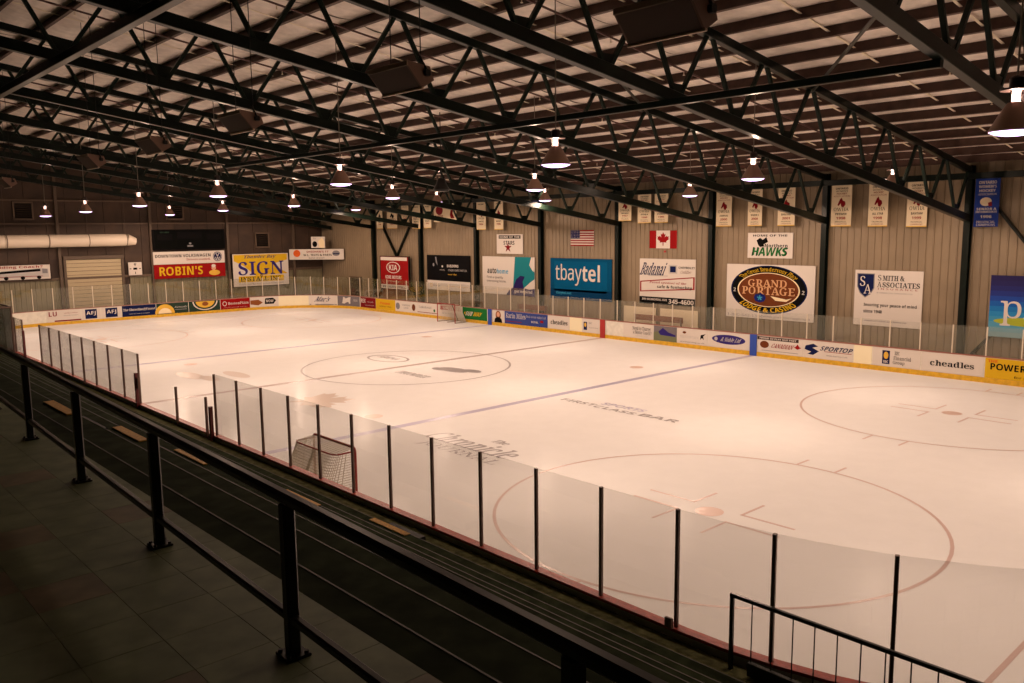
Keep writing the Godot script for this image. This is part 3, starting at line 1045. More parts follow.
# ---------------------------------------------------------------- lamps
func lamps() -> void:
	var proto := thing("pendant_lamp", "", "lamp", Vector3.ZERO, 0.0, "conical pendant lamps over the ice")
	var s := Shape.new()
	s.lathe([Vector2(0.3248, 0.0), Vector2(0.3304, 0.0168), Vector2(0.315, 0.042), Vector2(0.238, 0.182), Vector2(0.161, 0.315), Vector2(0.105, 0.399), Vector2(0.098, 0.399), Vector2(0.154, 0.3052), Vector2(0.231, 0.175), Vector2(0.308, 0.028), Vector2(0.3248, 0.0)], 32)
	put("reflector", s.done(M.lamp_cone), proto)
	s = Shape.new()
	s.lathe([Vector2(0.0, -0.056), Vector2(0.14, -0.0504), Vector2(0.238, -0.0336), Vector2(0.3122, 0.0), Vector2(0.3122, 0.028), Vector2(0.0, 0.035)], 32)
	put("lens", s.done(M.lamp_glow), proto)
	s = Shape.new()
	s.lathe([Vector2(0.0, 0.4018), Vector2(0.055, 0.4018), Vector2(0.055, 0.56), Vector2(0.0, 0.56)], 20)
	put("glowing_neck", s.done(M.neck_glow), proto)
	s = Shape.new()
	s.lathe([Vector2(0.0, 0.56), Vector2(0.21, 0.5628), Vector2(0.21, 0.588), Vector2(0.098, 0.602), Vector2(0.098, 0.728), Vector2(0.07, 0.756), Vector2(0.0, 0.756)], 20)
	s.box(Vector3(0.11, 0.67, 0.06), Vector3(0.07, 0.1, 0.08))
	for a in 3:
		s.bar(Vector3(cos(TAU * a / 3.0) * 0.087, 0.392, sin(TAU * a / 3.0) * 0.087), Vector3(cos(TAU * a / 3.0) * 0.087, 0.574, sin(TAU * a / 3.0) * 0.087), 0.02, 0.02)
	put("ballast_housing", s.done(M.lamp_cap), proto)
	s = Shape.new()
	s.tube(Vector3(0, 0.75, 0), Vector3(0, 1.2, 0), 0.014, 6)
	put("stem", s.done(M.cable), proto)
	var spot := SpotLight3D.new()
	spot.name = "light"
	spot.position = Vector3(0, -0.09, 0)
	spot.rotation.x = -PI / 2
	spot.spot_angle = 88.0
	spot.spot_angle_attenuation = 0.06
	spot.spot_range = 60.0
	spot.spot_attenuation = 2.0
	spot.light_color = LAMP_COLOR
	spot.light_energy = LAMP_ENERGY
	spot.light_size = 0.28
	spot.shadow_enabled = true
	proto.add_child(spot)
	var omni := OmniLight3D.new()
	omni.name = "neck_light"
	omni.position = Vector3(0, 0.48, 0)
	omni.light_color = LAMP_COLOR
	omni.light_energy = LAMP_ENERGY * 0.06
	omni.light_size = 0.04
	omni.omni_range = 30.0
	omni.omni_attenuation = 2.0
	omni.shadow_enabled = true
	proto.add_child(omni)
	var rows := [
		[8.0, [26.13, 17.14, 8.21, -0.5, -8.92, -16.92, -24.7], [7.27, 7.37, 7.36, 7.32, 7.19, 7.1, 7.02], "in the row nearest the bleachers"],
		[0.0, [26.03, 17.1, 8.23, -0.75, -9.71, -18.41, -26.82], [7.32, 7.32, 7.38, 7.39, 7.29, 7.25, 7.16], "in the middle row over the ice"],
		[-8.4, [26.3, 17.42, 8.95, 0.28, -8.52, -17.17, -25.95], [7.32, 7.32, 7.3, 7.37, 7.56, 7.32, 7.25], "in the row nearest the far wall"]]
	var order := ["first", "second", "third", "fourth", "fifth", "sixth", "seventh"]
	var made: Array[Node3D] = []
	for r in rows.size():
		var row: Array = rows[r]
		for i in row[1].size():
			var at := Vector3(row[1][i], row[2][i], row[0])
			var label: String = "lit conical pendant lamp, %s from right %s" % [order[i], row[3]]
			var o := proto
			if r == 0 and i == 0:
				o.position = at
				o.set_meta("label", label)
			else:
				o = copy(proto, label, at, "pendant_lamp")
			var power: float = [0.9, 0.95, 1.0, 1.0, 1.0, 1.0, 1.0][i]
			(o.get_node("light") as Light3D).light_energy = LAMP_ENERGY * power
			made.append(o)
	for o in made:   # the rod reaches up to the roof
		var rod := Shape.new()
		rod.tube(Vector3(0, 1.2, 0), Vector3(0, roof_y(o.position.z) - 0.02 - o.position.y, 0), 0.014, 6)
		put("rod", rod.done(M.cable), o)


# ---------------------------------------------------------------- heaters
func heaters() -> void:
	var proto := thing("radiant_heater", "", "heater", Vector3.ZERO, 0.0, "radiant heaters hung over the bleachers")
	var l := 1.12
	# a hood tilted towards the bleachers: section in (z, y), the burner face looking down and out
	var sec := [Vector2(0.2, 0.24), Vector2(0.2, 0.16), Vector2(-0.08, -0.16), Vector2(-0.32, -0.016), Vector2(-0.24, 0.192)]
	var tr := Transform3D(Basis(Vector3.FORWARD, Vector3.UP, Vector3.RIGHT), Vector3(-l / 2, 0, 0))
	var s := Shape.new()
	var pv := PackedVector2Array()
	for p in sec:
		pv.append(Vector2(-p.x, p.y))
	s.prism(pv, tr, l)
	put("hood", s.done(M.heater_body), proto)
	s = Shape.new()
	s.cbar(Vector3(-l / 2 - 0.015, -0.16, -0.08), Vector3(l / 2 + 0.015, -0.16, -0.08), 0.04, 0.035, 0.008)
	put("lip", s.done(M.heater_lip), proto)
	s = Shape.new()
	s.quad(Vector3(-l / 2 + 0.03, -0.142, -0.06), Vector3(l / 2 - 0.03, -0.142, -0.06), Vector3(l / 2 - 0.03, 0.152, 0.2), Vector3(-l / 2 + 0.03, 0.152, 0.2))
	put("burner_face", s.done(M.heater_face), proto)
	s = Shape.new()
	s.cbox(Vector3(0, 0.2, 0.205), Vector3(l + 0.01, 0.08, 0.02), 0.004)
	put("top_band", s.done(M.heater_top), proto)
	s = Shape.new()
	s.cbox(Vector3(l / 2 + 0.03, 0.08, -0.16), Vector3(0.06, 0.1, 0.1), 0.02)
	s.tube(Vector3(l / 2 + 0.03, 0.12, -0.16), Vector3(l / 2 - 0.1, 0.36, -0.1), 0.02, 8)
	put("gas_control", s.done(M.black_metal), proto)
	var spots := [[23.85, 8.38], [18.46, 8.42], [12.4, 8.32], [7.1, 8.24], [1.8, 8.16], [-9.6, 8.05]]
	var names := ["large radiant heater with dark sloping hood at the top of the picture", "radiant heater with dark sloping hood hung left of the picture's centre", "third radiant heater hood from the right over the bleachers", "fourth radiant heater hood from the right over the bleachers", "fifth radiant heater hood from the right over the bleachers", "smallest radiant heater hood, high by the left end wall"]
	var made: Array[Node3D] = []
	for i in spots.size():
		var at := Vector3(spots[i][0], spots[i][1], 13.05)
		var o := proto
		if i == 0:
			o.position = at
			o.set_meta("label", names[0])
		else:
			o = copy(proto, names[i], at, "radiant_heater")
		made.append(o)
	for o in made:
		for d in [-0.42, 0.42]:
			s = Shape.new()
			s.tube(Vector3(d, 0.17, -0.16), Vector3(d, roof_y(12.85) - 0.02 - o.position.y, -0.16), 0.01, 5)
			put("hanger", s.done(M.black_metal), o)


# ---------------------------------------------------------------- signs on the far wall
func wall_signs() -> void:
	var g := "large advertising signs on the far wall"
	var s := far_sign("advert_sign", "red car dealer sign with white oval emblem below the V-shaped brace", "sign", -23.36, -19.66, 1.59, 4.07, "p_red", g, 0.12, "p_frame", 0.26)
	s.rect("top_band", -0.02, 0.42, 0.92, 0.1, "p_white")
	s.hoop("oval_ring", -0.04, 0.16, 0.24, 0.17, 0.12, "p_white", 2)
	s.text("KIA", -0.04, 0.16, 0.29, 0.16, "p_white", "S", 3)
	s.text("GORE MOTORS", -0.04, -0.13, 0.56, 0.1, "p_white", "S")
	s.text("of Thunder Bay", -0.04, -0.26, 0.4, 0.05, "p_white", "s")
	s.rect("bottom_band", -0.01, -0.42, 0.94, 0.13, "p_white")
	s.text("WWW.GOREMOTORS.CA", 0, -0.42, 0.86, 0.07, "p_black", "S")
	s = far_sign("advert_sign", "black and white sign with small white lettering, third sign from the left", "sign", -17.9, -13.1, 1.79, 4.22, "p_black", g)
	s.rect("white_band", 0, -0.365, 1.0, 0.27, "p_white")
	s.text("BUILDING", 0.11, 0.2, 0.26, 0.07, "p_white", "S")
	s.text("STRONG HOMES TOGETHER", 0.22, 0.08, 0.42, 0.055, "p_lightgrey", "s")
	s.text("since 1982", 0.1, -0.04, 0.2, 0.04, "p_gold", "s")
	s.text("HOMES", -0.13, 0.08, 0.12, 0.035, "p_lightgrey", "s")
	s.oval("small_mark", -0.13, 0.18, 0.018, 0.03, "p_white", 2, 16)
	s.poly("highlight", [[-0.3, 0.45], [-0.27, 0.45], [-0.24, 0.2], [-0.28, 0.28]], "p_grey")
	s.oval("highlight", -0.34, 0.22, 0.02, 0.05, "p_grey", 1, 16)
	s.hoop("ring_mark", -0.4, -0.37, 0.03, 0.055, 0.25, "p_gold", 3)
	s.text("Dawson", -0.27, -0.37, 0.16, 0.05, "p_grey", "s")
	s.text("345-2030", 0.06, -0.38, 0.2, 0.03, "p_gold", "s")
	s.text("dawsonhomes.ca", 0.32, -0.38, 0.26, 0.03, "p_gold", "s")
	s = far_sign("advert_sign", "small white sign with a dark red star, above the white sign with teal wave", "sign", -10.37, -7.93, 4.42, 5.65, "p_white", "small team signs above the adverts", 0.04)
	s.rect("black_band", 0, 0.36, 0.84, 0.17, "p_black")
	s.text("HOME OF THE", 0, 0.36, 0.76, 0.1, "p_white", "S")
	s.text("STARS", -0.02, 0.06, 0.42, 0.2, "p_black", "S")
	var star := []
	for i in 10:
		var a := PI / 2 + i * PI / 5
		var r := 0.36 if i % 2 == 0 else 0.13
		star.append([-0.06 + cos(a) * r * 0.42, -0.18 + sin(a) * r * 0.75])
	s.poly("star", star, "p_darkred", 4)
	s = far_sign("advert_sign", "white sign with a teal and violet wave down its right half", "sign", -11.81, -6.87, 1.8, 4.23, "p_white", g)
	s.poly("teal_wave", [[0.14, 0.5], [0.44, 0.5], [0.4, 0.3], [0.46, 0.16], [0.5, 0.12], [0.5, -0.05], [0.42, -0.14], [0.3, -0.3], [0.1, -0.3], [0.12, 0.1]], "p_aqua", 1)
	s.poly("violet_wave", [[-0.03, -0.5], [0.02, -0.38], [0.1, -0.3], [0.16, -0.08], [0.24, 0.02], [0.32, 0.0], [0.28, -0.14], [0.3, -0.3], [0.4, -0.33], [0.5, -0.3], [0.5, -0.5]], "p_violet", 2)
	s.text("auto", -0.31, 0.12, 0.18, 0.15, "p_black", "S")
	s.text("home", -0.1, 0.115, 0.22, 0.13, "p_sky", "S")
	s.text("Find a quality", -0.25, -0.06, 0.32, 0.08, "p_board", "s")
	s.text("interesting home.", -0.22, -0.16, 0.38, 0.08, "p_board", "s")
	s.text("get inspired", 0.29, -0.4, 0.33, 0.1, "p_white", "S", 4)
	s = far_sign("advert_sign", "big blue telecom sign with large white lowercase lettering", "sign", -5.5, -0.65, 1.82, 4.23, "p_teal", g)
	s.rect("blue_panel", 0, 0.06, 0.86, 0.74, "p_teal_light", 1)
	s.rect("dark_band", 0, -0.38, 1.0, 0.24, "p_tealdark", 1)
	s.text("tbay", -0.19, 0.1, 0.44, 0.52, "p_white", "s")
	s.text("tel", 0.18, 0.155, 0.28, 0.4, "p_white", "S")
	s.text("tbaytel.net", -0.27, -0.36, 0.26, 0.09, "p_sky", "S")
	s = far_sign("advert_sign", "white dealer sign with a slanted red band and black phone strip", "sign", 1.35, 4.97, 1.9, 4.33, "p_white", g)
	s.text("Badanai", -0.24, 0.28, 0.44, 0.28, "p_navy", "R", 3, 0.3)
	s.rect("emblem_frame", 0.11, 0.28, 0.15, 0.19, "p_lightgrey", 1)
	s.rect("emblem", 0.11, 0.28, 0.1, 0.13, "p_navy", 2)
	s.text("CHEVROLET", 0.35, 0.32, 0.28, 0.045, "p_black", "S")
	s.text("Cadillac", 0.34, 0.23, 0.18, 0.06, "p_brown", "r", 3, 0.3)
	s.rect("thin_rule", -0.16, 0.13, 0.36, 0.008, "p_grey", 1)
	s.poly("red_band", [[-0.49, -0.24], [0.49, -0.14], [0.49, 0.13], [-0.49, 0.0]], "p_red", 1)
	s.poly("white_band", [[-0.465, -0.215], [0.465, -0.115], [0.465, 0.105], [-0.465, -0.02]], "p_white", 2)
	s.text("Proud sponsor of the", 0.02, -0.025, 0.66, 0.06, "p_red", "R", 4, 0.2)
	s.text("safe & funhockey", 0.14, -0.115, 0.62, 0.085, "p_black", "S", 4)
	s.rect("black_strip", 0, -0.42, 1.0, 0.16, "p_black", 1)
	s.text("399 MEMORIAL AVE", -0.22, -0.395, 0.46, 0.045, "p_white", "S")
	s.text("345-4600", 0.26, -0.42, 0.44, 0.1, "p_white", "S")
	# flags
	s = far_sign("flag", "american flag with stars and stripes on the far wall", "flag", -3.84, -2.01, 4.96, 5.87, "p_white", "national flags on the far wall", 0.02)
	for i in 7:
		s.rect("red_stripe", 0, 0.5 - (2 * i + 0.5) / 13.0, 1.0, 1 / 13.0, "p_red", 1)
	s.rect("canton", -0.3, 0.5 - 3.5 / 13.0, 0.4, 7 / 13.0, "p_flagblue", 2)
	for i in 5:
		for j in 6:
			s.oval("star", -0.47 + 0.068 * j, 0.45 - 0.1 * i, 0.011, 0.02, "p_white", 3, 5)
	s = far_sign("flag", "canadian flag with red maple leaf on the far wall", "flag", 1.97, 3.77, 4.88, 5.82, "p_white", "national flags on the far wall", 0.02)
	s.rect("red_bar", -0.375, 0, 0.25, 1.0, "p_red")
	s.rect("red_bar", 0.375, 0, 0.25, 1.0, "p_red")
	var leaf := []
	for p in leaf_points():
		leaf.append([p[0] * 0.5, p[1] * 0.82])
	s.poly("maple_leaf", leaf, "p_red", 1)
	s = far_sign("advert_sign", "white team sign with a dark hawk and green lettering above the oval lodge sign", "sign", 7.96, 10.32, 4.48, 5.68, "p_white", "small team signs above the adverts", 0.04)
	s.text("HOME OF THE", 0.0, 0.39, 0.76, 0.08, "p_black", "S")
	s.poly("hawk", [[-0.3, 0.2], [-0.22, 0.3], [-0.16, 0.22], [-0.08, 0.33], [-0.04, 0.14], [-0.14, 0.04], [-0.12, -0.04], [-0.22, -0.06], [-0.26, 0.02]], "p_black", 2)
	s.text("Northern", 0.14, 0.0, 0.5, 0.13, "p_black", "S")
	s.text("HAWKS", 0.0, -0.24, 0.78, 0.34, "p_black", "S", 3, 0.1)
	s.text("HAWKS", 0.0, -0.24, 0.74, 0.29, "p_green", "S", 5, 0.1)
	s = far_sign("advert_sign", "white sign with a big brown and black oval, a lodge and casino advert", "sign", 6.84, 11.49, 1.57, 4.17, "p_white", g)
	s.oval("dark_rim", -0.01, 0.04, 0.435, 0.445, "p_navy", 1, 48)
	s.oval("black_oval", -0.01, 0.04, 0.42, 0.43, "p_black", 2, 48)
	s.hoop("gold_ring", -0.01, 0.04, 0.355, 0.315, 0.04, "p_cream", 4, 48)
	s.oval("brown_oval", -0.01, 0.04, 0.345, 0.305, "p_brown", 3, 48)
	s.text("GRAND", -0.02, 0.16, 0.44, 0.13, "p_tan", "R", 5)
	s.text("PORTAGE", -0.01, 0.02, 0.6, 0.14, "p_tan", "R", 5)
	s.oval("compass", -0.1, -0.11, 0.07, 0.09, "p_blue", 5, 8)
	s.text("*", -0.1, -0.11, 0.06, 0.09, "p_sky", "S", 7)
	s.poly("canoe", [[0.02, -0.07], [0.2, -0.12], [0.26, -0.09], [0.2, -0.16], [0.08, -0.15]], "p_cream", 5)
	s.arc_text("The Great Rendezvous Place", -0.01, 0.04, 0.388, 0.375, PI / 2, 1.9, 0.07, "p_yellow", "r", 5)
	s.arc_text("LODGE & CASINO", -0.01, 0.04, 0.388, 0.375, -PI / 2, -1.75, 0.085, "p_yellow", "S", 5)
	s.text("2", -0.4, 0.02, 0.03, 0.07, "p_lightgrey", "S", 5)
	s.text("2", 0.38, 0.02, 0.03, 0.07, "p_lightgrey", "S", 5)
	s.text("1-800-543-1384", -0.27, -0.455, 0.42, 0.05, "p_grey", "s")
	s.text("www.grandportage.com", 0.2, -0.455, 0.52, 0.05, "p_grey", "s")
	s = far_sign("advert_sign", "white insurance sign with a navy shield, second sign from the right", "sign", 13.35, 16.23, 1.66, 4.06, "p_white", g)
	s.poly("shield_rim", [[-0.47, 0.44], [-0.2, 0.44], [-0.2, 0.18], [-0.25, 0.07], [-0.335, 0.0], [-0.42, 0.08], [-0.465, 0.2]], "p_grey", 1)
	s.poly("shield", [[-0.455, 0.425], [-0.215, 0.425], [-0.215, 0.18], [-0.26, 0.085], [-0.335, 0.02], [-0.41, 0.095], [-0.45, 0.2]], "p_navy", 2)
	s.text("S", -0.38, 0.3, 0.08, 0.18, "p_white", "r", 4)
	s.text("A", -0.3, 0.16, 0.12, 0.17, "p_white", "r", 4)
	s.text("S", -0.125, 0.37, 0.05, 0.1, "p_black", "r")
	s.text("MITH &", 0.08, 0.365, 0.32, 0.09, "p_black", "R")
	s.text("A", -0.125, 0.25, 0.065, 0.1, "p_black", "r")
	s.text("SSOCIATES", 0.19, 0.245, 0.54, 0.09, "p_black", "R")
	s.text("I N S U R A N C E", 0.14, 0.17, 0.58, 0.03, "p_red", "s")
	s.text("& FINANCIAL SERVICES LTD", 0.1, 0.1, 0.52, 0.02, "p_grey", "s")
	s.text("Insuring your peace of mind", 0.04, -0.13, 0.78, 0.075, "p_black", "S")
	s.text("since 1948", -0.21, -0.24, 0.28, 0.06, "p_black", "S")
	s.text("www.smithassociates.ca", -0.02, -0.41, 0.62, 0.028, "p_navy", "s")
	s = far_sign("advert_sign", "deep blue sign with a big white letter, cut off by the right edge", "sign", 18.87, 23.27, 1.64, 4.02, "p_violet", g, 0.05, "", 0.26)
	var tones := [c8(30, 22, 76), c8(30, 26, 84), c8(30, 34, 100), c8(30, 46, 122), c8(26, 64, 150), c8(20, 88, 170), c8(24, 112, 182), c8(40, 132, 190), c8(60, 146, 190), c8(84, 154, 186), c8(104, 160, 180), c8(120, 160, 170)]
	for i in tones.size():
		mat("print_tone_%d" % i, tones[i], 0.55, 0.0, 0.3)
		s.rect("colour_band", 0, 0.5 - (i + 0.5) / tones.size(), 1.0, 1.0 / tones.size(), "print_tone_%d" % i, 1)
	s.oval("olive_streak", -0.1, -0.24, 0.36, 0.075, "p_olive", 2)
	s.text("play", -0.1, -0.06, 0.62, 0.5, "p_white", "r", 4)
	s.text("it cool", 0.0, 0.3, 0.36, 0.14, "p_white", "r", 4)


# ---------------------------------------------------------------- left end wall
func end_wall_things() -> void:
	var g := "advertising signs on the left end wall"
	var s := end_sign("advert_sign", "long white dealer sign with round emblem, above the red and yellow sign", "sign", -0.7, -6.05, 3.66, 4.58, "p_white", g)
	s.text("DOWNTOWN VOLKSWAGEN", -0.09, 0.16, 0.77, 0.24, "p_black", "S")
	s.text("Drivers wanted.", 0.12, -0.15, 0.34, 0.17, "p_red", "R")
	s.oval("emblem", 0.395, 0.02, 0.066, 0.4, "p_navy", 1)
	s.hoop("emblem_ring", 0.395, 0.02, 0.06, 0.36, 0.14, "p_lightgrey", 2)
	s.text("V", 0.395, 0.15, 0.05, 0.25, "p_lightgrey", "S", 3)
	s.text("W", 0.395, -0.14, 0.07, 0.26, "p_lightgrey", "S", 3)
	s = end_sign("advert_sign", "long red sign with bold yellow lettering on the left end wall", "sign", -0.7, -6.05, 2.62, 3.64, "p_red", g)
	s.text("ROBIN'S", -0.13, 0.02, 0.6, 0.62, "p_yellow", "S")
	s.oval("baker_body", 0.34, -0.2, 0.08, 0.2, "p_gold", 1)
	s.oval("baker_head", 0.33, 0.14, 0.032, 0.16, "p_skin", 2)
	s.oval("baker_hat", 0.33, 0.3, 0.03, 0.12, "p_white", 3)
	s = end_sign("advert_sign", "yellow and white sign with tall purple block letters", "sign", -6.6, -11.4, 1.68, 4.3, "p_white", g, 0.06, "p_frame")
	s.poly("yellow_field", [[-0.47, 0.46], [0.47, 0.46], [0.47, 0.28], [0.2, 0.16], [0.47, -0.14], [-0.1, -0.18], [-0.3, 0.12], [-0.47, 0.28]], "p_yellow", 1)
	s.text("Thunder Bay", -0.02, 0.38, 0.56, 0.12, "p_blue", "R", 3, 0.3)
	s.text("SIGN", -0.0, 0.05, 0.8, 0.4, "p_purple", "R", 4)
	s.text("&", 0.0, -0.16, 0.05, 0.07, "p_black", "R", 4)
	s.rect("yellow_strip", 0, -0.27, 0.8, 0.18, "p_yellow", 2)
	s.text("INSTALL INC.", 0, -0.27, 0.74, 0.13, "p_black", "R", 4)
	s.text("Formerly Kenron Electric", 0, -0.425, 0.78, 0.07, "p_grey", "s")
	s = wall_board("advert_sign", "long white sign with an orange shell emblem, set across the far corner", "sign", Vector3(-30.62, 3.68, -12.98), 0.724, 4.55, 0.84, "p_white", g, 0.05)
	s.oval("orange_shell", -0.36, 0.1, 0.065, 0.34, "p_orange", 1)
	s.text("SHEEHAN'S 17", 0.02, 0.26, 0.4, 0.18, "p_red", "S")
	s.text("W.L. TEXTS & PARTS", 0.02, -0.06, 0.52, 0.2, "p_black", "S")
	s.text("622-6231", 0.0, -0.34, 0.28, 0.14, "p_black", "s")
	s.oval("dark_badge", 0.36, 0.1, 0.07, 0.26, "p_grey", 1)
	s.rect("badge_bar", 0.36, 0.05, 0.12, 0.1, "p_navy", 2)
	s = wall_board("advert_sign", "small square white picture sign above the sign with the orange shell", "sign", Vector3(-30.5, 4.62, -13.1), 0.724, 1.15, 0.9, "p_white", "small square signs on the left end wall", 0.05)
	var legs := Shape.new()
	for x in [-0.4, 0.4]:
		legs.box(Vector3(x, -0.03, 0.02), Vector3(0.05, 0.14, 0.03))
	put("mounting_bracket", legs.done(M.black_metal), s.root)
	s.oval("dark_object", -0.24, -0.16, 0.18, 0.26, "p_black", 1)
	s.poly("pale_figure", [[0.1, -0.5], [0.0, 0.1], [0.3, 0.42], [0.46, 0.1], [0.46, -0.5]], "p_cream", 2)
	s.text("10", -0.25, 0.34, 0.2, 0.14, "p_grey", "s")
	s = end_sign("advert_sign", "small square white sign with a dark cross shape beside the roll-up door", "sign", 1.06, 0.15, 2.98, 3.9, "p_white", "small square signs on the left end wall")
	for e in [[0.0, 0.0, 0.3, 0.16], [0.0, 0.32, 0.05, 0.2], [0.0, -0.32, 0.05, 0.18], [0.36, 0.0, 0.14, 0.06], [-0.36, 0.0, 0.14, 0.06], [0.0, 0.36, 0.2, 0.05]]:
		s.rect("dark_bar", e[0], e[1], e[2], e[3], "p_black", 1)
	s = end_sign("advert_sign", "wide white coach hire sign with a picture of a bus at the far left", "sign", 11.4, 6.05, 2.95, 4.0, "p_white", g, 0.06, "p_frame")
	s.text("Wedding Coach?", 0.1, 0.32, 0.62, 0.2, "p_red", "S")
	s.poly("bus_body", [[-0.1, -0.34], [-0.1, 0.02], [-0.06, 0.1], [0.4, 0.24], [0.47, 0.18], [0.47, -0.34]], "p_lightgrey", 1)
	s.poly("bus_window", [[-0.08, -0.0], [-0.05, 0.08], [0.38, 0.2], [0.38, 0.04], [-0.06, -0.06]], "p_black", 2)
	s.poly("bus_windscreen", [[0.4, 0.2], [0.46, 0.17], [0.46, -0.1], [0.4, -0.1]], "p_grey", 2)
	for x in [0.0, 0.18, 0.36]:
		s.oval("bus_wheel", x, -0.34, 0.025, 0.11, "p_black", 3, 20)
	s.rect("red_line", 0.15, -0.26, 0.5, 0.03, "p_red", 3)
	# scoreboard
	s = end_sign("scoreboard", "dark unlit scoreboard above the two dealer signs on the left end wall", "scoreboard", -0.72, -6.1, 4.72, 6.2, "p_black", "", 0.16)
	s.rect("display_panel", 0, 0.0, 0.96, 0.9, "p_board", 1)
	for x in [-0.34, 0.34]:
		s.rect("score_window", x, 0.12, 0.2, 0.3, "p_black", 2)
	s.rect("clock_window", 0.0, 0.2, 0.34, 0.32, "p_black", 2)
	s.text("HOME", -0.34, 0.36, 0.12, 0.07, "p_dgreen", "S", 4)
	s.oval("small_mark", 0.0, -0.2, 0.018, 0.05, "p_grey", 3, 14)
	s.rect("small_mark", 0.0, -0.33, 0.08, 0.07, "p_grey", 3)
	# roll-up door made of slats
	var door := Node3D.new()
	door.name = "door_1"
	door.position = Vector3(WALL_X + 0.06, 0, 3.35)
	add_child(door)
	tag(door, "cream roll-up door of horizontal slats in the left end wall", "", "", "structure")
	for i in 16:
		var b := Shape.new()
		b.cbox(Vector3(0, 0.13 + 0.2625 * i, 0), Vector3(0.05, 0.24, 3.55), 0.02, Basis(Vector3.RIGHT, Vector3.UP, Vector3.BACK))
		put("slat", b.done(M.door_cream), door)
	var f := Shape.new()
	for z in [-1.87, 1.87]:
		f.box(Vector3(0.02, 2.12, z), Vector3(0.16, 4.25, 0.16))
	f.box(Vector3(0.04, 4.33, 0), Vector3(0.3, 0.22, 3.9))
	put("door_frame", f.done(M.column_brown), door)
	# duct
	var duct := thing("air_duct", "long pale fabric air duct hung across the left end wall", "duct", Vector3(-31.6, 5.5, 0))
	for k in 5:
		var d := Shape.new()
		var z0 := 1.35 + k * 2.5
		d.tube(Vector3(0, 0, z0), Vector3(0, 0, z0 + 2.47), 0.42, 28)
		put("duct_section", d.done(M.duct_white), duct)
	var d := Shape.new()
	d.tube(Vector3(0, 0, 1.33), Vector3(-0.02, -0.12, 0.75), 0.42, 24, 0.25)
	put("duct_end", d.done(M.duct_white), duct)
	for k in 6:
		d = Shape.new()
		var z := 1.4 + k * 2.45
		for i in 20:
			var a := TAU * i / 20
			var b := TAU * (i + 1) / 20
			d.bar(Vector3(0, sin(a) * 0.43, z) + Vector3(cos(a) * 0.43, 0, 0), Vector3(0, sin(b) * 0.43, z) + Vector3(cos(b) * 0.43, 0, 0), 0.05, 0.015)
		d.tube(Vector3(0, 0.42, z), Vector3(0, roof_y(z) - 0.3 - 5.5, z), 0.01, 5)
		put("duct_strap", d.done(M.column_brown), duct)
	# ventilators high on the wall
	for e in [[7.45, 1.1, "dark louvred vent high on the left end wall at the far left"], [-2.45, 1.2, "dark louvred vent high on the left end wall above the scoreboard"], [-9.2, 1.1, "dark louvred vent on the left end wall above the yellow sign"]]:
		var y := 6.95 if e[0] > -5 else 4.75
		var v := thing("air_vent", e[2], "vent", Vector3(WALL_X + 0.02, y, e[0]), PI / 2, "vents on the left end wall")
		var b := Shape.new()
		for x in [-e[1] / 2, e[1] / 2]:
			b.box(Vector3(x, 0.55, 0.06), Vector3(0.1, 1.2, 0.14))
		for yy in [0.0, 1.1]:
			b.box(Vector3(0, yy, 0.06), Vector3(e[1], 0.1, 0.14))
		put("frame", b.done(M.girt), v)
		for i in 7:
			b = Shape.new()
			b.box(Vector3(0, 0.14 + 0.14 * i, 0.05), Vector3(e[1] - 0.1, 0.015, 0.12), Basis(Vector3.RIGHT, 0.6))
			put("louvre", b.done(M.black_metal), v)


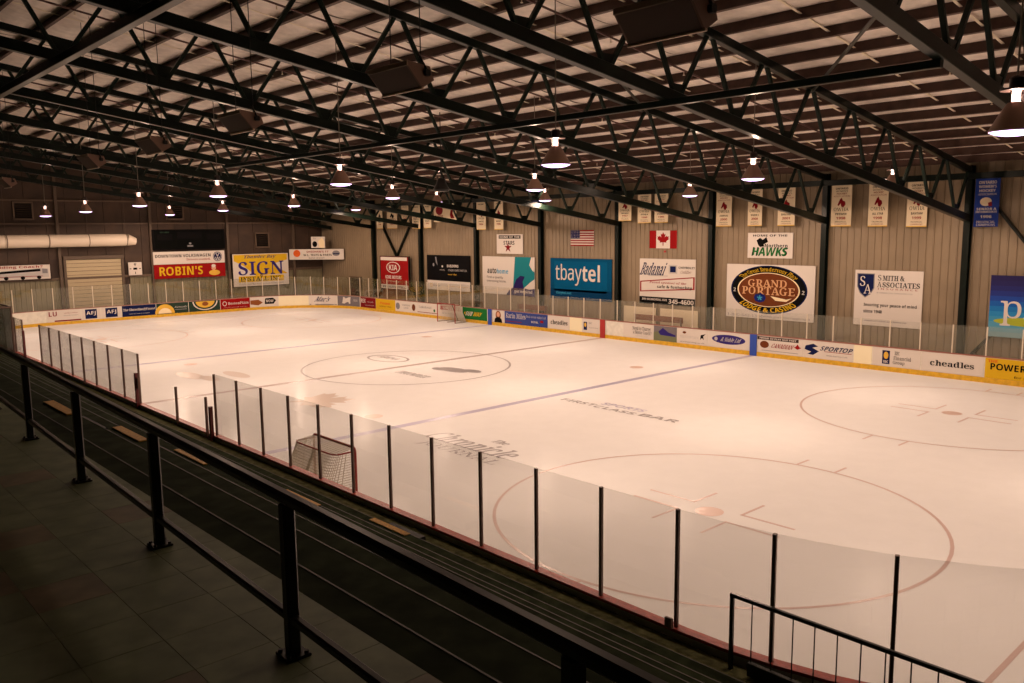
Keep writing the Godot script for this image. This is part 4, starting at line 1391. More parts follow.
# ---------------------------------------------------------------- championship banners
func banners() -> void:
	var rows := [  # x0, x1, ybottom, ytop, lines of print, what stands beside it
		[6.38, 7.24, 6.0, 7.72, "CHAMPIONS", "2000", "leftmost of the six cream banners above the oval lodge sign and insurance sign"],
		[8.14, 8.89, 6.0, 7.72, "SENIOR A", "2000", "second of the six cream banners above the oval lodge sign and insurance sign"],
		[9.71, 10.56, 6.0, 7.72, "BANTAM", "2001", "cream championship banner hung just left of the column right of the lodge sign"],
		[12.3, 13.21, 5.95, 7.72, "PEEWEE", "1998", "cream championship banner hung just right of the column left of the insurance sign"],
		[13.95, 14.78, 5.93, 7.72, "ALL STAR", "1998", "cream championship banner straight above the insurance sign"],
		[15.56, 16.37, 5.9, 7.72, "BANTAM", "1999", "rightmost of the six cream banners, beside the blue banner's column"],
		[0.12, 1.01, 6.35, 7.72, "ONTARIO", "1997", "leftmost of three cream banners above the canadian flag"],
		[1.47, 2.34, 6.22, 7.72, "ATOM A", "1996", "middle of three cream banners above the canadian flag"],
		[2.58, 3.45, 6.23, 7.72, "PEEWEE", "1995", "rightmost of three cream banners above the canadian flag"],
		[-11.93, -11.02, 5.95, 7.72, "CHAMPIONS", "1994", "cream banner just right of the column left of the star sign"],
		[-10.17, -9.34, 5.95, 7.72, "MIDGET", "1993", "cream banner straight above the sign with the red star"],
		[-23.62, -22.83, 6.1, 7.72, "NOVICE", "1990", "leftmost cream banner by the far left corner"],
		[-22.24, -20.95, 6.1, 7.72, "BANTAM", "1989", "wide cream banner above the V-shaped brace"],
		[-20.36, -19.52, 6.59, 7.72, "ATOM", "1991", "short cream banner right of the V-shaped brace"],
		[-19.07, -18.13, 6.06, 7.72, "PEEWEE", "1992", "cream banner just left of the column right of the red car sign"],
		[-17.69, -16.84, 6.1, 7.72, "MIDGET", "1992", "cream banner just right of the column right of the red car sign"]]
	var gr := "cream championship banners along the top of the far wall"
	for r in rows:
		var s := far_sign("banner", r[6], "banner", r[0], r[1], r[2], r[3], "p_banner", gr, 0.02, "", 0.38)
		var small: bool = r[0] < -5.0
		s.text("ONTARIO", 0, 0.42, 0.62, 0.045, "p_black", "S")
		if not small:
			s.text("WOMEN'S", 0, 0.355, 0.6, 0.04, "p_black", "s")
			s.text("HOCKEY", 0, 0.295, 0.5, 0.04, "p_maroon", "S")
			s.text("ASSOCIATION", 0, 0.235, 0.8, 0.035, "p_maroon", "s")
		var red: bool = int(r[5]) > 1990
		s.poly("player_emblem", [[-0.14, 0.0], [-0.2, 0.02], [-0.08, 0.16], [0.0, 0.2], [0.06, 0.13], [0.18, 0.1], [0.2, 0.03], [0.1, -0.04], [0.0, -0.02], [-0.04, 0.06]], "p_darkred" if red else "p_black", 2)
		s.text("OWHA", 0, -0.085, 0.74, 0.08, "p_black", "r")
		s.text(r[4], 0, -0.2, 0.56, 0.05, "p_black", "S")
		s.text(r[5], 0, -0.3, 0.46, 0.06, "p_red", "S")
		if not small:
			s.text("PROVINCIAL", 0, -0.39, 0.56, 0.03, "p_black", "s")
			s.text("CHAMPIONS", 0, -0.445, 0.6, 0.03, "p_maroon", "s")
		s.rect("hem", 0, -0.49, 1.0, 0.02, "p_gold", 1)
	for e in [[18.13, 19.0, "blue championship banner with white print near the right edge"], [20.13, 21.0, "blue championship banner cut off by the right edge"]]:
		var s := far_sign("banner", e[2], "banner", e[0], e[1], 5.88, 7.72, "p_banner_blue", "blue championship banners", 0.02, "", 0.38)
		s.text("ONTARIO", 0, 0.42, 0.72, 0.06, "p_white", "S")
		s.text("WOMEN'S", 0, 0.335, 0.72, 0.055, "p_white", "S")
		s.text("HOCKEY", 0, 0.25, 0.66, 0.055, "p_white", "S")
		s.text("ASSOCIATION", 0, 0.175, 0.74, 0.04, "p_white", "s")
		s.oval("helmet_emblem", -0.04, 0.02, 0.24, 0.09, "p_banner", 1)
		s.poly("helmet_visor", [[0.05, 0.0], [0.2, 0.02], [0.22, -0.07], [0.08, -0.08]], "p_maroon", 2)
		s.text("SENIOR A", 0, -0.13, 0.8, 0.05, "p_white", "S")
		s.text("INTERMEDIATE", 0, -0.19, 0.86, 0.04, "p_white", "S")
		s.text("1996", 0, -0.29, 0.46, 0.06, "p_white", "S")
		s.text("PROVINCIAL", 0, -0.4, 0.76, 0.05, "p_white", "s")
		s.text("CHAMPIONS", 0, -0.46, 0.76, 0.045, "p_white", "s")
	var s := far_sign("banner", "wide cream and maroon banner above the black and white sign", "banner", -16.5, -14.03, 6.5, 7.72, "p_banner", "", 0.02, "", 0.38)
	s.oval("maroon_oval", -0.25, 0.15, 0.16, 0.26, "p_maroon", 1)
	s.text("THUNDER", -0.26, -0.2, 0.36, 0.16, "p_maroon", "S")
	s.text("HOCKEY", -0.24, -0.38, 0.3, 0.12, "p_black", "S")
	s.poly("player_emblem", [[0.22, -0.1], [0.28, 0.3], [0.36, 0.2], [0.34, -0.05], [0.42, -0.3], [0.26, -0.3]], "p_darkred", 1)


# ---------------------------------------------------------------- adverts on the boards
class BoardAd:
	var host: Node
	var root: Node3D
	var mid: float
	var w: float

	func at(p: Vector2, layer: int) -> Vector3:   # p: fractions of the advert from its middle
		var q: Array = host.rink_point(mid - p.x * w)
		var v: Vector3 = q[0]
		return v + q[1] * (0.012 + 0.0025 * layer) + Vector3.UP * (0.2 + 0.385 + p.y * 0.76) - root.position

	func poly(called: String, pts: Array, m: String, layer := 1) -> void:
		var pv := PackedVector2Array()
		for p in pts:
			pv.append(Vector2(p[0], p[1]))
		var s := Shape.new()
		var idx := Geometry2D.triangulate_polygon(pv)
		for k in range(0, idx.size(), 3):
			var a := at(pv[idx[k]], layer)
			var b := at(pv[idx[k + 1]], layer)
			var c := at(pv[idx[k + 2]], layer)
			s.tri(a, b, c)
		host.put(called, s.done(host.M[m]), root)

	func rect(called: String, cx: float, cy: float, rw: float, rh: float, m: String, layer := 1) -> void:
		var n := 6 if rw > 0.4 else 1
		var pts := []
		for i in n + 1:
			pts.append([cx - rw / 2 + rw * i / n, cy - rh / 2])
		for i in n + 1:
			pts.append([cx + rw / 2 - rw * i / n, cy + rh / 2])
		poly(called, pts, m, layer)

	func oval(called: String, cx: float, cy: float, rx: float, ry: float, m: String, layer := 1, a0 := 0.0, a1 := TAU) -> void:
		var n := 24
		var pts := []
		for i in (n if a1 - a0 > TAU - 0.01 else n + 1):
			var a := lerpf(a0, a1, float(i) / n)
			pts.append([cx + cos(a) * rx, cy + sin(a) * ry])
		poly(called, pts, m, layer)

	func text(t: String, cx: float, cy: float, tw: float, th: float, m: String, kind := "S", layer := 4, slant := 0.0) -> void:
		var me = self
		host.put("lettering", host.letters(t, kind, cx, cy, tw, th, host.M[m], func(p: Vector2) -> Vector3: return me.at(p, layer), slant), root)


func board_ad(label: String, s0: float, s1: float, bg: String) -> BoardAd:
	var a := BoardAd.new()
	a.host = self
	a.mid = (s0 + s1) / 2
	a.w = s1 - s0
	var p := rink_point(a.mid)
	var base: Vector3 = p[0] + p[1] * 0.012 + Vector3.UP * 0.205
	a.root = thing("board_advert", label, "advert", base, 0.0, "adverts on the dasher boards")
	var s := Shape.new()
	strip(s, s0 + 0.01, s1 - 0.01, 0.205, 0.965, 0.012, 0.0)
	put("sheet", s.done(M[bg]), a.root, -base)
	return a


func far_ad(label: String, x0: float, x1: float, bg: String) -> BoardAd:
	return board_ad(label, s_of_far_x(x1), s_of_far_x(x0), bg)


func end_ad(label: String, z_left: float, z_right: float, bg: String) -> BoardAd:
	return board_ad(label, s_of_end_z(z_right), s_of_end_z(z_left), bg)


func board_adverts() -> void:
	var a := far_ad("yellow board advert with black capitals at the right edge", 19.25, 22.6, "p_yellow")
	a.text("THE", -0.42, 0.36, 0.1, 0.14, "p_orange")
	a.text("POWER", -0.26, 0.1, 0.36, 0.32, "p_black")
	a.text("CENTRE", 0.18, -0.14, 0.34, 0.14, "p_black")
	a.text("for home comfort", 0.05, -0.34, 0.5, 0.12, "p_black", "s")
	a = far_ad("white board advert with wide-spaced black lettering, next to the yellow advert", 16.92, 19.23, "p_white")
	a.text("cheadles", 0.0, -0.02, 0.7, 0.3, "p_black", "R")
	a = far_ad("white board advert with a navy and gold square emblem near the right edge", 14.95, 16.9, "p_white")
	a.rect("emblem", -0.21, 0.0, 0.16, 0.74, "p_navy", 1)
	a.oval("emblem_lion", -0.21, 0.1, 0.05, 0.2, "p_gold", 2)
	a.text("RBC", -0.21, -0.24, 0.1, 0.14, "p_white", "S")
	a.text("RBC", 0.02, 0.26, 0.1, 0.18, "p_black", "r")
	a.text("Financial", 0.13, 0.0, 0.36, 0.2, "p_black", "r")
	a.text("Group", 0.06, -0.27, 0.24, 0.22, "p_black", "r")
	a = far_ad("blank cream board section between two white adverts right of the nearer blue marker", 14.15, 14.93, "board_cream")
	a = far_ad("white board advert with a blue slanted emblem and black capitals", 11.87, 14.13, "p_white")
	a.poly("blue_emblem", [[-0.46, 0.2], [-0.3, 0.34], [-0.2, 0.2], [-0.32, 0.1], [-0.18, -0.08], [-0.3, -0.32], [-0.42, -0.28], [-0.34, -0.14], [-0.48, -0.02]], "p_navy", 1)
	a.text("SPORTOP", 0.17, 0.12, 0.62, 0.26, "p_navy", "S", 4, 0.2)
	a.rect("red_rule", 0.2, -0.06, 0.54, 0.03, "p_red", 1)
	a.text("www.sportop.com", 0.18, -0.28, 0.42, 0.1, "p_grey", "s")
	a = far_ad("white board advert with red lettering just right of the nearer blue marker", 9.56, 11.85, "p_white")
	a.rect("dark_strip", -0.05, 0.38, 0.9, 0.2, "p_frame", 1)
	a.text("PROUD TO PLAY OUR PART", -0.05, 0.38, 0.8, 0.11, "p_white", "S")
	a.poly("red_leaf", [[0.38, -0.12], [0.3, 0.0], [0.34, 0.04], [0.38, 0.2], [0.42, 0.04], [0.46, 0.0]], "p_red", 1)
	a.text("CANADIAN", 0.06, -0.02, 0.46, 0.26, "p_red", "R", 4, 0.2)
	a.oval("brown_figure", -0.34, 0.0, 0.1, 0.22, "p_brown", 1)
	a.rect("grey_rule", 0, -0.36, 0.8, 0.03, "p_grey", 1)
	a = far_ad("white board advert with a purple oval just left of the nearer blue marker", 6.85, 9.16, "p_white")
	a.oval("purple_oval", 0.0, 0.05, 0.4, 0.3, "p_purple", 1)
	a.text("& Noble Ltd", 0.06, 0.05, 0.46, 0.26, "p_lightgrey", "R", 4, 0.2)
	a.oval("pale_mark", -0.3, 0.05, 0.04, 0.12, "p_lightgrey", 2)
	a = far_ad("white board advert with thin print and a small black bird shape", 5.02, 6.83, "p_white")
	a.oval("brown_mark", -0.26, 0.24, 0.06, 0.08, "p_brown", 1)
	a.text("TREETOP CAFE", -0.1, -0.04, 0.62, 0.14, "p_lightgrey", "r")
	a.poly("bird", [[0.26, -0.16], [0.28, 0.16], [0.44, 0.26], [0.36, 0.08], [0.38, -0.14], [0.32, -0.02]], "p_black", 1)
	a.text("fine foods and catering since 1985", 0.0, -0.38, 0.8, 0.08, "p_navy", "s")
	a = far_ad("grey board advert with a picture of a hillside and house", 3.54, 5.0, "p_asphalt")
	a.poly("hill", [[-0.5, -0.5], [-0.5, 0.05], [-0.2, 0.2], [0.1, 0.0], [0.5, -0.2], [0.5, -0.5]], "p_field", 1)
	a.poly("roofline", [[-0.3, 0.1], [-0.1, 0.4], [0.14, 0.12], [0.44, -0.02], [0.44, -0.14], [-0.2, -0.1]], "p_purple", 2)
	a = far_ad("white board advert with two lines of grey print right of the red marker", 1.5, 3.52, "p_white")
	a.text("Need to Charter", 0.12, 0.2, 0.6, 0.24, "p_black", "r")
	a.text("a Motor Coach?", 0.14, -0.08, 0.6, 0.22, "p_black", "r")
	a.text("call 345 2161", 0.12, -0.34, 0.4, 0.1, "p_lightgrey", "s")
	a = far_ad("small white board advert with a dark square emblem just left of the red marker", -1.5, -0.2, "p_white")
	a.rect("emblem", -0.3, -0.02, 0.2, 0.6, "p_navy", 1)
	a.oval("emblem_lion", -0.3, 0.06, 0.06, 0.16, "p_gold", 2)
	a.text("RBC", 0.0, 0.22, 0.2, 0.14, "p_grey", "r")
	a.text("Financial Group", 0.18, -0.12, 0.5, 0.12, "p_grey", "r")
	a = far_ad("blank cream board section left of the small advert with a square emblem", -2.45, -1.52, "board_cream")
	a = far_ad("white board advert with wide-spaced black lettering left of the red marker", -4.2, -2.47, "p_white")
	a.text("cheadles", 0.03, 0.02, 0.78, 0.34, "p_black", "R")
	a = far_ad("long blue board advert with a portrait of a woman at its left end", -9.14, -4.22, "p_blueboard")
	a.rect("white_field", -0.38, 0, 0.23, 0.98, "p_white", 1)
	a.oval("portrait_hair", -0.385, 0.1, 0.05, 0.36, "p_hair", 2)
	a.oval("portrait_face", -0.385, 0.16, 0.03, 0.2, "p_skin", 3)
	a.poly("portrait_jacket", [[-0.46, -0.49], [-0.45, -0.2], [-0.41, -0.06], [-0.36, -0.06], [-0.32, -0.2], [-0.31, -0.49]], "p_black", 4)
	a.text("Karin Miles", -0.06, 0.18, 0.36, 0.4, "p_white", "r")
	a.text("Real estate sales Ltd", 0.3, 0.24, 0.34, 0.18, "p_lightgrey", "r")
	a.text("ROYAL", 0.28, -0.16, 0.12, 0.16, "p_white", "S")
	a.oval("red_mark", 0.4, -0.08, 0.03, 0.1, "p_red", 1)
	a.rect("pink_rule", -0.1, -0.3, 0.3, 0.05, "p_maroon", 1)
	a = far_ad("green board advert with white and yellow lettering behind the far goal", -12.1, -9.64, "p_green")
	a.poly("yellow_arrow", [[-0.44, 0.0], [-0.38, 0.16], [-0.38, -0.16]], "p_yellow", 1)
	a.text("SUB", -0.22, -0.02, 0.26, 0.36, "p_white", "S", 4, 0.2)
	a.text("WAY", 0.12, -0.02, 0.32, 0.36, "p_yellow", "S", 4, 0.2)
	a = far_ad("red and white board advert seen through the far goal's net", -14.6, -12.12, "p_white")
	a.rect("red_top", 0, 0.26, 0.9, 0.36, "p_red", 1)
	a.text("METRO", 0, 0.26, 0.6, 0.2, "p_white")
	a.text("tire and auto", 0, -0.2, 0.7, 0.16, "p_grey", "s")
	a = far_ad("white board advert with thin red and green print left of the far goal", -17.2, -14.62, "p_white")
	a.text("Lakehead", -0.1, 0.14, 0.56, 0.2, "p_grey", "r")
	a.rect("red_rule", 0, -0.34, 0.9, 0.05, "p_maroon", 1)
	a.oval("green_mark", 0.3, -0.1, 0.04, 0.14, "p_green", 1)
	a = far_ad("white board advert with two grey flower-like emblems", -19.75, -17.22, "p_white")
	a.oval("grey_emblem", -0.38, 0.0, 0.1, 0.32, "p_grey", 1)
	a.oval("brown_emblem", 0.38, 0.0, 0.08, 0.32, "p_brown", 1)
	a.text("THE MORTGAGE", 0.02, 0.14, 0.4, 0.14, "p_grey", "s")
	a.text("CENTRE", 0.02, -0.12, 0.24, 0.12, "p_grey", "s")
	a = far_ad("yellow board advert with dark lettering by the far left corner", -22.3, -19.77, "p_yellow")
	a.text("Pioneer", 0.0, 0.12, 0.5, 0.26, "p_orange", "S")
	a.text("GENERAL STORE", 0.0, -0.2, 0.6, 0.12, "p_brown", "s")
	a = far_ad("dark red board advert with white capitals by the far left corner", -24.4, -22.32, "p_darkred")
	a.text("REX", -0.3, 0.16, 0.3, 0.4, "p_white", "S")
	a.text("real estate", 0.16, 0.1, 0.4, 0.16, "p_lightgrey", "s")
	a.text("sales and service", 0.1, -0.24, 0.6, 0.12, "p_lightgrey", "s")
	# round the far left corner
	var q := CORNER * PI / 2
	a = board_ad("grey framed board advert curving round the far left corner", S_FAR + 0.1, S_FAR + 2.55, "p_asphalt")
	a.rect("white_field", -0.18, 0.06, 0.5, 0.66, "p_white", 1)
	a.oval("brown_mark", -0.18, 0.04, 0.05, 0.1, "p_brown", 2)
	a.text("ARENA", 0.28, 0.1, 0.22, 0.24, "p_lightgrey", "s")
	a = board_ad("white board advert with blue handwritten lettering in the far left corner", S_FAR + 2.6, S_FAR + 4.95, "p_white")
	a.text("Mac's", -0.02, 0.12, 0.5, 0.5, "p_navy", "R", 4, 0.3)
	a.rect("grey_rule", 0, -0.42, 0.98, 0.08, "p_grey", 1)
	a = board_ad("blank cream board section in the far left corner", S_FAR + 4.98, S_FAR + 7.3, "board_cream")
	a = end_ad("white board advert with a tan picture and black capitals on the left end boards", -7.05, -9.2, "p_white")
	a.poly("tan_picture", [[-0.5, -0.2], [-0.5, 0.2], [-0.2, 0.24], [-0.04, -0.06], [-0.2, -0.34]], "p_hair", 1)
	a.poly("black_arrow", [[0.02, -0.24], [0.04, 0.34], [0.34, 0.38], [0.44, 0.1], [0.36, -0.24]], "p_black", 1)
	a.text("NOW", 0.2, 0.07, 0.26, 0.26, "p_white", "S", 22)
	a = end_ad("bright red board advert with white lettering on the left end boards", -4.68, -7.02, "p_red")
	a.oval("white_ring", -0.36, 0.06, 0.07, 0.24, "p_white", 1)
	a.oval("red_core", -0.36, 0.06, 0.05, 0.17, "p_red", 2)
	a.text("BostonPizza", 0.1, 0.06, 0.7, 0.26, "p_white", "R")
	a.text("you're among friends", 0.0, -0.34, 0.8, 0.08, "p_lightgrey", "s")
	a = end_ad("dark green board advert with a gold half disc, beside the red advert", -2.3, -4.66, "p_dgreen")
	a.oval("gold_disc", 0.02, 0.45, 0.4, 0.86, "p_white", 1, PI, TAU)
	a.oval("green_disc", 0.02, 0.45, 0.36, 0.76, "p_dgreen", 2, PI, TAU)
	a.oval("gold_core", 0.02, 0.45, 0.3, 0.62, "p_gold", 3, PI, TAU)
	a.oval("brown_core", 0.02, 0.2, 0.1, 0.2, "p_hair", 4)
	a = end_ad("dark green board advert with a gold disc at left and white script", 0.02, -2.28, "p_dgreen")
	a.oval("gold_disc", -0.24, -0.45, 0.3, 0.86, "p_gold", 1, 0.0, PI)
	a.oval("cream_disc", -0.24, -0.45, 0.2, 0.5, "p_cream", 2, 0.0, PI)
	a.text("Naturally", 0.26, 0.06, 0.4, 0.22, "p_lightgrey", "r", 4, 0.2)
	a.rect("grey_rule", 0.26, -0.16, 0.36, 0.06, "p_grey", 1)
	a = end_ad("black board advert with white print on the left end boards", 2.34, 0.04, "p_navy")
	a.text("The Shoreline@Forest", 0.0, 0.1, 0.94, 0.26, "p_white", "R")
	a.text("hotel and conference centre", 0, -0.26, 0.6, 0.1, "p_lightgrey", "s")
	a = end_ad("white board advert with a navy square emblem, right one of the pair", 3.7, 2.36, "p_white")
	a.rect("emblem", 0.0, 0.0, 0.58, 0.84, "p_navy", 1)
	a.text("AFJ", 0.0, 0.04, 0.46, 0.4, "p_white", "S")
	a = end_ad("white board advert with a navy square emblem, left one of the pair", 4.95, 3.72, "p_white")
	a.rect("emblem", 0.0, 0.0, 0.6, 0.84, "p_navy", 1)
	a.text("AFJ", 0.0, 0.04, 0.48, 0.4, "p_white", "S")
	a = end_ad("white board advert with red letters and a red foot line below the roll-up door", 7.0, 4.97, "p_white")
	a.text("LU", -0.34, 0.2, 0.24, 0.4, "p_maroon", "S")
	a.text("Lakehead University", 0.2, 0.22, 0.4, 0.1, "p_red", "s")
	a.text("centre for education", 0.2, 0.02, 0.44, 0.08, "p_grey", "s")
	a.rect("red_foot", 0.1, -0.42, 0.8, 0.12, "p_maroon", 1)


# ---------------------------------------------------------------- goals
func goals() -> void:
	var proto := thing("hockey_goal", "red framed hockey goal with white net standing by the near boards behind the glass", "goal", Vector3(13.62, 0, 11.72), 0.0, "hockey goals")
	# opens towards -z; the net hangs behind, towards +z
	var hw := 0.915
	var hh := 1.22
	var s := Shape.new()
	s.wire([Vector3(-hw, 0.0, 0), Vector3(-hw, hh - 0.08, 0), Vector3(-hw + 0.03, hh - 0.02, 0), Vector3(-hw + 0.08, hh, 0), Vector3(hw - 0.08, hh, 0), Vector3(hw - 0.03, hh - 0.02, 0), Vector3(hw, hh - 0.08, 0), Vector3(hw, 0, 0)], 0.03, 10)
	put("goal_frame", s.done(M.net_red), proto)
	var back := func(t: float, y: float) -> Vector3:   # the curved back of the net: t from -1 to 1 across, y from 0 to 1
		var depth := lerpf(1.05, 0.52, y)
		var k := absf(t)
		var x := signf(t) * (hw * 0.98) * minf(1.0, k * 1.25)
		var z := depth * (1.0 if k < 0.6 else sqrt(maxf(0.0, 1.0 - pow((k - 0.6) / 0.4, 2.0))))
		return Vector3(x, 0.02 + y * (hh - 0.1), z)
	s = Shape.new()
	var pts := []
	for i in 25:
		pts.append(back.call(-1.0 + i / 12.0, 1.0))
	s.wire(pts, 0.02, 7)
	put("top_bar", s.done(M.net_red), proto)
	s = Shape.new()
	pts = []
	for i in 25:
		pts.append(back.call(-1.0 + i / 12.0, 0.0))
	s.wire(pts, 0.025, 7)
	put("base_bar", s.done(M.net_pad), proto)
	s = Shape.new()
	s.bar(Vector3(0, 0.02, 0.1), Vector3(0, 0.02, 1.02), 0.12, 0.03)
	s.bar(Vector3(0.0, 0.03, 0.98), Vector3(0, hh - 0.1, 0.5), 0.06, 0.04)
	put("centre_brace", s.done(M.net_pad), proto)
	s = Shape.new()
	var nu := 56
	var nv := 20
	for i in nu + 1:
		var t := -1.0 + 2.0 * i / nu
		for k in 4:
			s.bar(back.call(t, k / 4.0), back.call(t, (k + 1) / 4.0), 0.011, 0.011)
	for j in nv + 1:
		for i in 28:
			s.bar(back.call(-1.0 + i / 14.0, float(j) / nv), back.call(-1.0 + (i + 1) / 14.0, float(j) / nv), 0.011, 0.011)
	for i in 27:   # the flat top of the net
		var x := -hw + 2 * hw * (i + 1) / 28.0
		s.bar(Vector3(x, hh - 0.01, 0), Vector3(x, hh - 0.08, 0.5), 0.011, 0.011)
	for j in 7:
		s.bar(Vector3(-hw, hh - 0.02 - j * 0.008, 0.07 * (j + 0.5)), Vector3(hw, hh - 0.02 - j * 0.008, 0.07 * (j + 0.5)), 0.011, 0.011)
	tag(put("netting", s.done(M.net_cord), proto), "", "", "", "stuff")
	var far := copy(proto, "red framed hockey goal with white net standing against the far boards", Vector3(-12.45, 0, -12.05), "hockey_goal")
	far.rotation.y = PI
	far.position.z = -11.95


# ---------------------------------------------------------------- railings
func railings() -> void:
	var z := 19.86
	var fl := 4.4
	var o := thing("guard_railing", "low black guard railing along the edge of the tiled walkway", "railing", Vector3(26.0, fl, z), -0.029)
	var xs := []
	for k in 7:
		xs.append(28.92 - 1.502 * k - 26.0)
	var s := Shape.new()
	s.cbar(Vector3(-7, 0.622, 0), Vector3(6.5, 0.618, 0), 0.052, 0.046, 0.014)
	put("top_rail", s.done(M.rail_black), o)
	s = Shape.new()
	s.cbar(Vector3(-7, 0.15, 0), Vector3(6.5, 0.15, 0), 0.036, 0.036, 0.008)
	put("bottom_rail", s.done(M.rail_black), o)
	s = Shape.new()
	s.cbox(Vector3(0, 0.3, 0), Vector3(0.59, 0.05, 0.05), 0.008, Basis(Vector3.UP, Vector3.LEFT, Vector3.BACK))
	var post := s.done(M.rail_black)
	s = Shape.new()
	s.cbox(Vector3(0, 0.006, 0), Vector3(0.1, 0.012, 0.1), 0.003)
	for a in [-0.036, 0.036]:
		for b in [-0.036, 0.036]:
			s.tube(Vector3(a, 0.01, b), Vector3(a, 0.022, b), 0.009, 6)
	var plate := s.done(M.rail_black)
	for x in xs + [30.42 - 26.0, 31.92 - 26.0]:
		var p := put("post", post, o, Vector3(x, 0, 0))
		put("base_plate", plate, p)
	# stair railing beside the near boards at the lower right
	var r := thing("stair_railing", "black railing with thin balusters beside the near glass at the lower right", "railing", Vector3(25.16, 0.9, 13.3))
	s = Shape.new()
	s.cbar(Vector3(-0.02, 0.9, 0), Vector3(6.5, 0.9, 0), 0.045, 0.045, 0.006)
	put("top_rail", s.done(M.rail_black), r)
	s = Shape.new()
	s.cbar(Vector3(0.24, 0.1, 0.01), Vector3(6.5, 0.1, 0.01), 0.07, 0.16, 0.008)
	put("toe_board", s.done(M.step_black), r)
	for x in [0.0, 4.32, 6.48]:
		s = Shape.new()
		s.cbox(Vector3(x, 0.45, 0), Vector3(0.9, 0.045, 0.045), 0.006, Basis(Vector3.UP, Vector3.LEFT, Vector3.BACK))
		put("post", s.done(M.rail_black), r)
	s = Shape.new()
	s.tube(Vector3(0, 0.12, 0), Vector3(0, 0.88, 0), 0.008, 6)
	var bal := s.done(M.rail_black)
	for k in 25:
		put("baluster", bal, r, Vector3(0.26 + 0.25 * k, 0, 0))


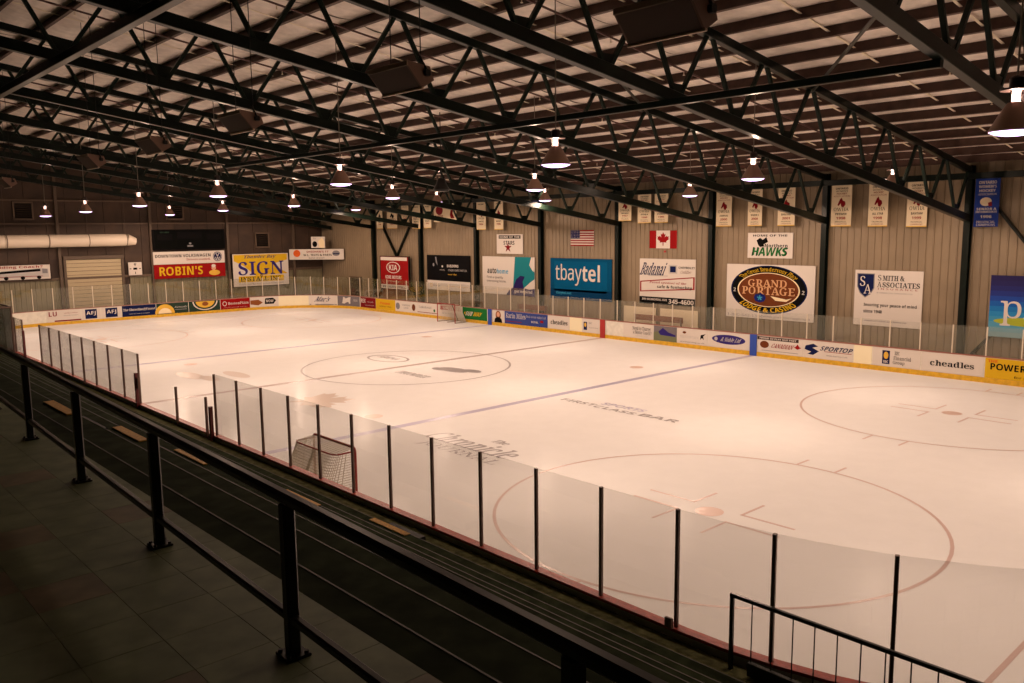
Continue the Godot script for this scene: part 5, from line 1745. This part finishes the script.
# ---------------------------------------------------------------- the rest
func odds_and_ends() -> void:
	# tinted glass box for officials outside the near boards
	var o := thing("officials_box", "dark tinted glass box outside the near boards at the far left", "glass box", Vector3(-11.7, 0.0, 14.0), 0.0)
	var s := Shape.new()
	s.cbox(Vector3(0, 0.5, 0), Vector3(5.6, 1.0, 1.3), 0.02)
	put("base", s.done(M.tier_green), o)
	for k in 5:
		s = Shape.new()
		s.cbox(Vector3(-2.75 + 1.375 * k, 2.0, -0.6), Vector3(2.1, 0.07, 0.07), 0.01, Basis(Vector3.UP, Vector3.LEFT, Vector3.BACK))
		put("frame_post", s.done(M.post_black), o)
	for k in 4:
		s = Shape.new()
		s.box(Vector3(-2.06 + 1.375 * k, 2.0, -0.6), Vector3(1.28, 1.9, 0.015))
		put("tinted_pane", s.done(M.glass_dark), o)
	s = Shape.new()
	s.box(Vector3(2.76, 2.0, 0.0), Vector3(0.015, 1.9, 1.1))
	put("tinted_pane", s.done(M.glass_dark), o)
	s = Shape.new()
	s.cbox(Vector3(0, 3.02, -0.6), Vector3(5.6, 0.06, 0.07), 0.01)
	s.cbox(Vector3(2.76, 3.02, 0.0), Vector3(0.07, 0.06, 1.2), 0.01)
	s.cbox(Vector3(2.76, 2.0, 0.6), Vector3(0.07, 2.1, 0.07), 0.01)
	put("frame_rail", s.done(M.post_black), o)
	# benches behind the far glass
	for e in [[-6.6, 2.6, "reddish brown team bench behind the far glass below the blue telecom sign"], [3.0, 3.2, "reddish brown team bench behind the far glass below the dealer sign with red band"]]:
		var b := thing("team_bench", e[2], "bench", Vector3(e[0], 0, -13.85), 0.0, "team benches behind the far glass")
		s = Shape.new()
		s.cbox(Vector3(0, 0.78, 0), Vector3(e[1], 0.05, 0.36), 0.01)
		put("seat", s.done(M.bench_brown), b)
		s = Shape.new()
		s.cbox(Vector3(0, 1.2, -0.22), Vector3(e[1], 0.3, 0.04), 0.01)
		put("backrest", s.done(M.bench_brown), b)
		for x in [-e[1] / 2 + 0.1, e[1] / 2 - 0.1]:
			s = Shape.new()
			s.box(Vector3(x, 0.38, 0), Vector3(0.06, 0.76, 0.3))
			s.box(Vector3(x, 0.7, -0.2), Vector3(0.06, 1.3, 0.05))
			put("leg", s.done(M.post_black), b)
	# pale board behind the benches, a dark doorway by the corner
	for e in [[1.4, 2.2, "pale plywood panel leaning on the far wall behind the red marker"], [4.0, 2.4, "pale plywood panel on the far wall below the dealer sign with red band"]]:
		s = Shape.new()
		s.cbox(Vector3(0, 0.85, 0), Vector3(e[1], 1.7, 0.03), 0.006)
		tag(put("plywood_panel", s.done(M.p_banner), self, Vector3(e[0], 0, WALL_Z + 0.06)), e[2], "panel", "plywood panels on the far wall")
	var d := Node3D.new()
	d.name = "door_2"
	d.position = Vector3(-27.4, 0, WALL_Z + 0.05)
	add_child(d)
	tag(d, "dark brown door in the far wall near the left corner", "", "", "structure")
	s = Shape.new()
	s.cbox(Vector3(0, 1.1, 0), Vector3(1.5, 2.2, 0.05), 0.01)
	put("door_leaf", s.done(M.dark_band), d)
	s = Shape.new()
	s.box(Vector3(-0.8, 1.13, 0.01), Vector3(0.1, 2.26, 0.1))
	s.box(Vector3(0.8, 1.13, 0.01), Vector3(0.1, 2.26, 0.1))
	s.box(Vector3(0, 2.3, 0.01), Vector3(1.7, 0.1, 0.1))
	put("door_frame", s.done(M.girt), d)
	# loudspeaker above the ice
	var l := thing("loudspeaker", "round dark loudspeaker hung under the trusses near the centre of the roof", "loudspeaker", Vector3(3.0, 7.55, 0.2))
	s = Shape.new()
	s.lathe([Vector2(0.0, -0.05), Vector2(0.3, -0.02), Vector2(0.34, 0.05), Vector2(0.2, 0.3), Vector2(0.14, 0.5), Vector2(0.0, 0.52)], 20)
	put("horn", s.done(M.black_metal), l)
	s = Shape.new()
	s.tube(Vector3(0, 0.5, 0), Vector3(0, roof_y(0.2) - 0.02 - 7.55, 0), 0.02, 6)
	put("hanger", s.done(M.black_metal), l)
	# a small conduit box on the near post
	s = Shape.new()
	s.cbox(Vector3.ZERO, Vector3(0.1, 0.13, 0.05), 0.01)
	tag(put("latch_box", s.done(M.post_black), self, Vector3(24.2, 1.09, 13.2)), "small dark box clipped to a near glass post above the red cap", "box")
	s = Shape.new()
	s.box(Vector3(0, 0, 0), Vector3(0.12, 0.1, 0.04))
	tag(put("red_plate", s.done(M.pillar_red), self, Vector3(3.0, 4.72, WALL_Z - 0.01)), "tiny red plate on the far wall below the canadian flag", "plate")
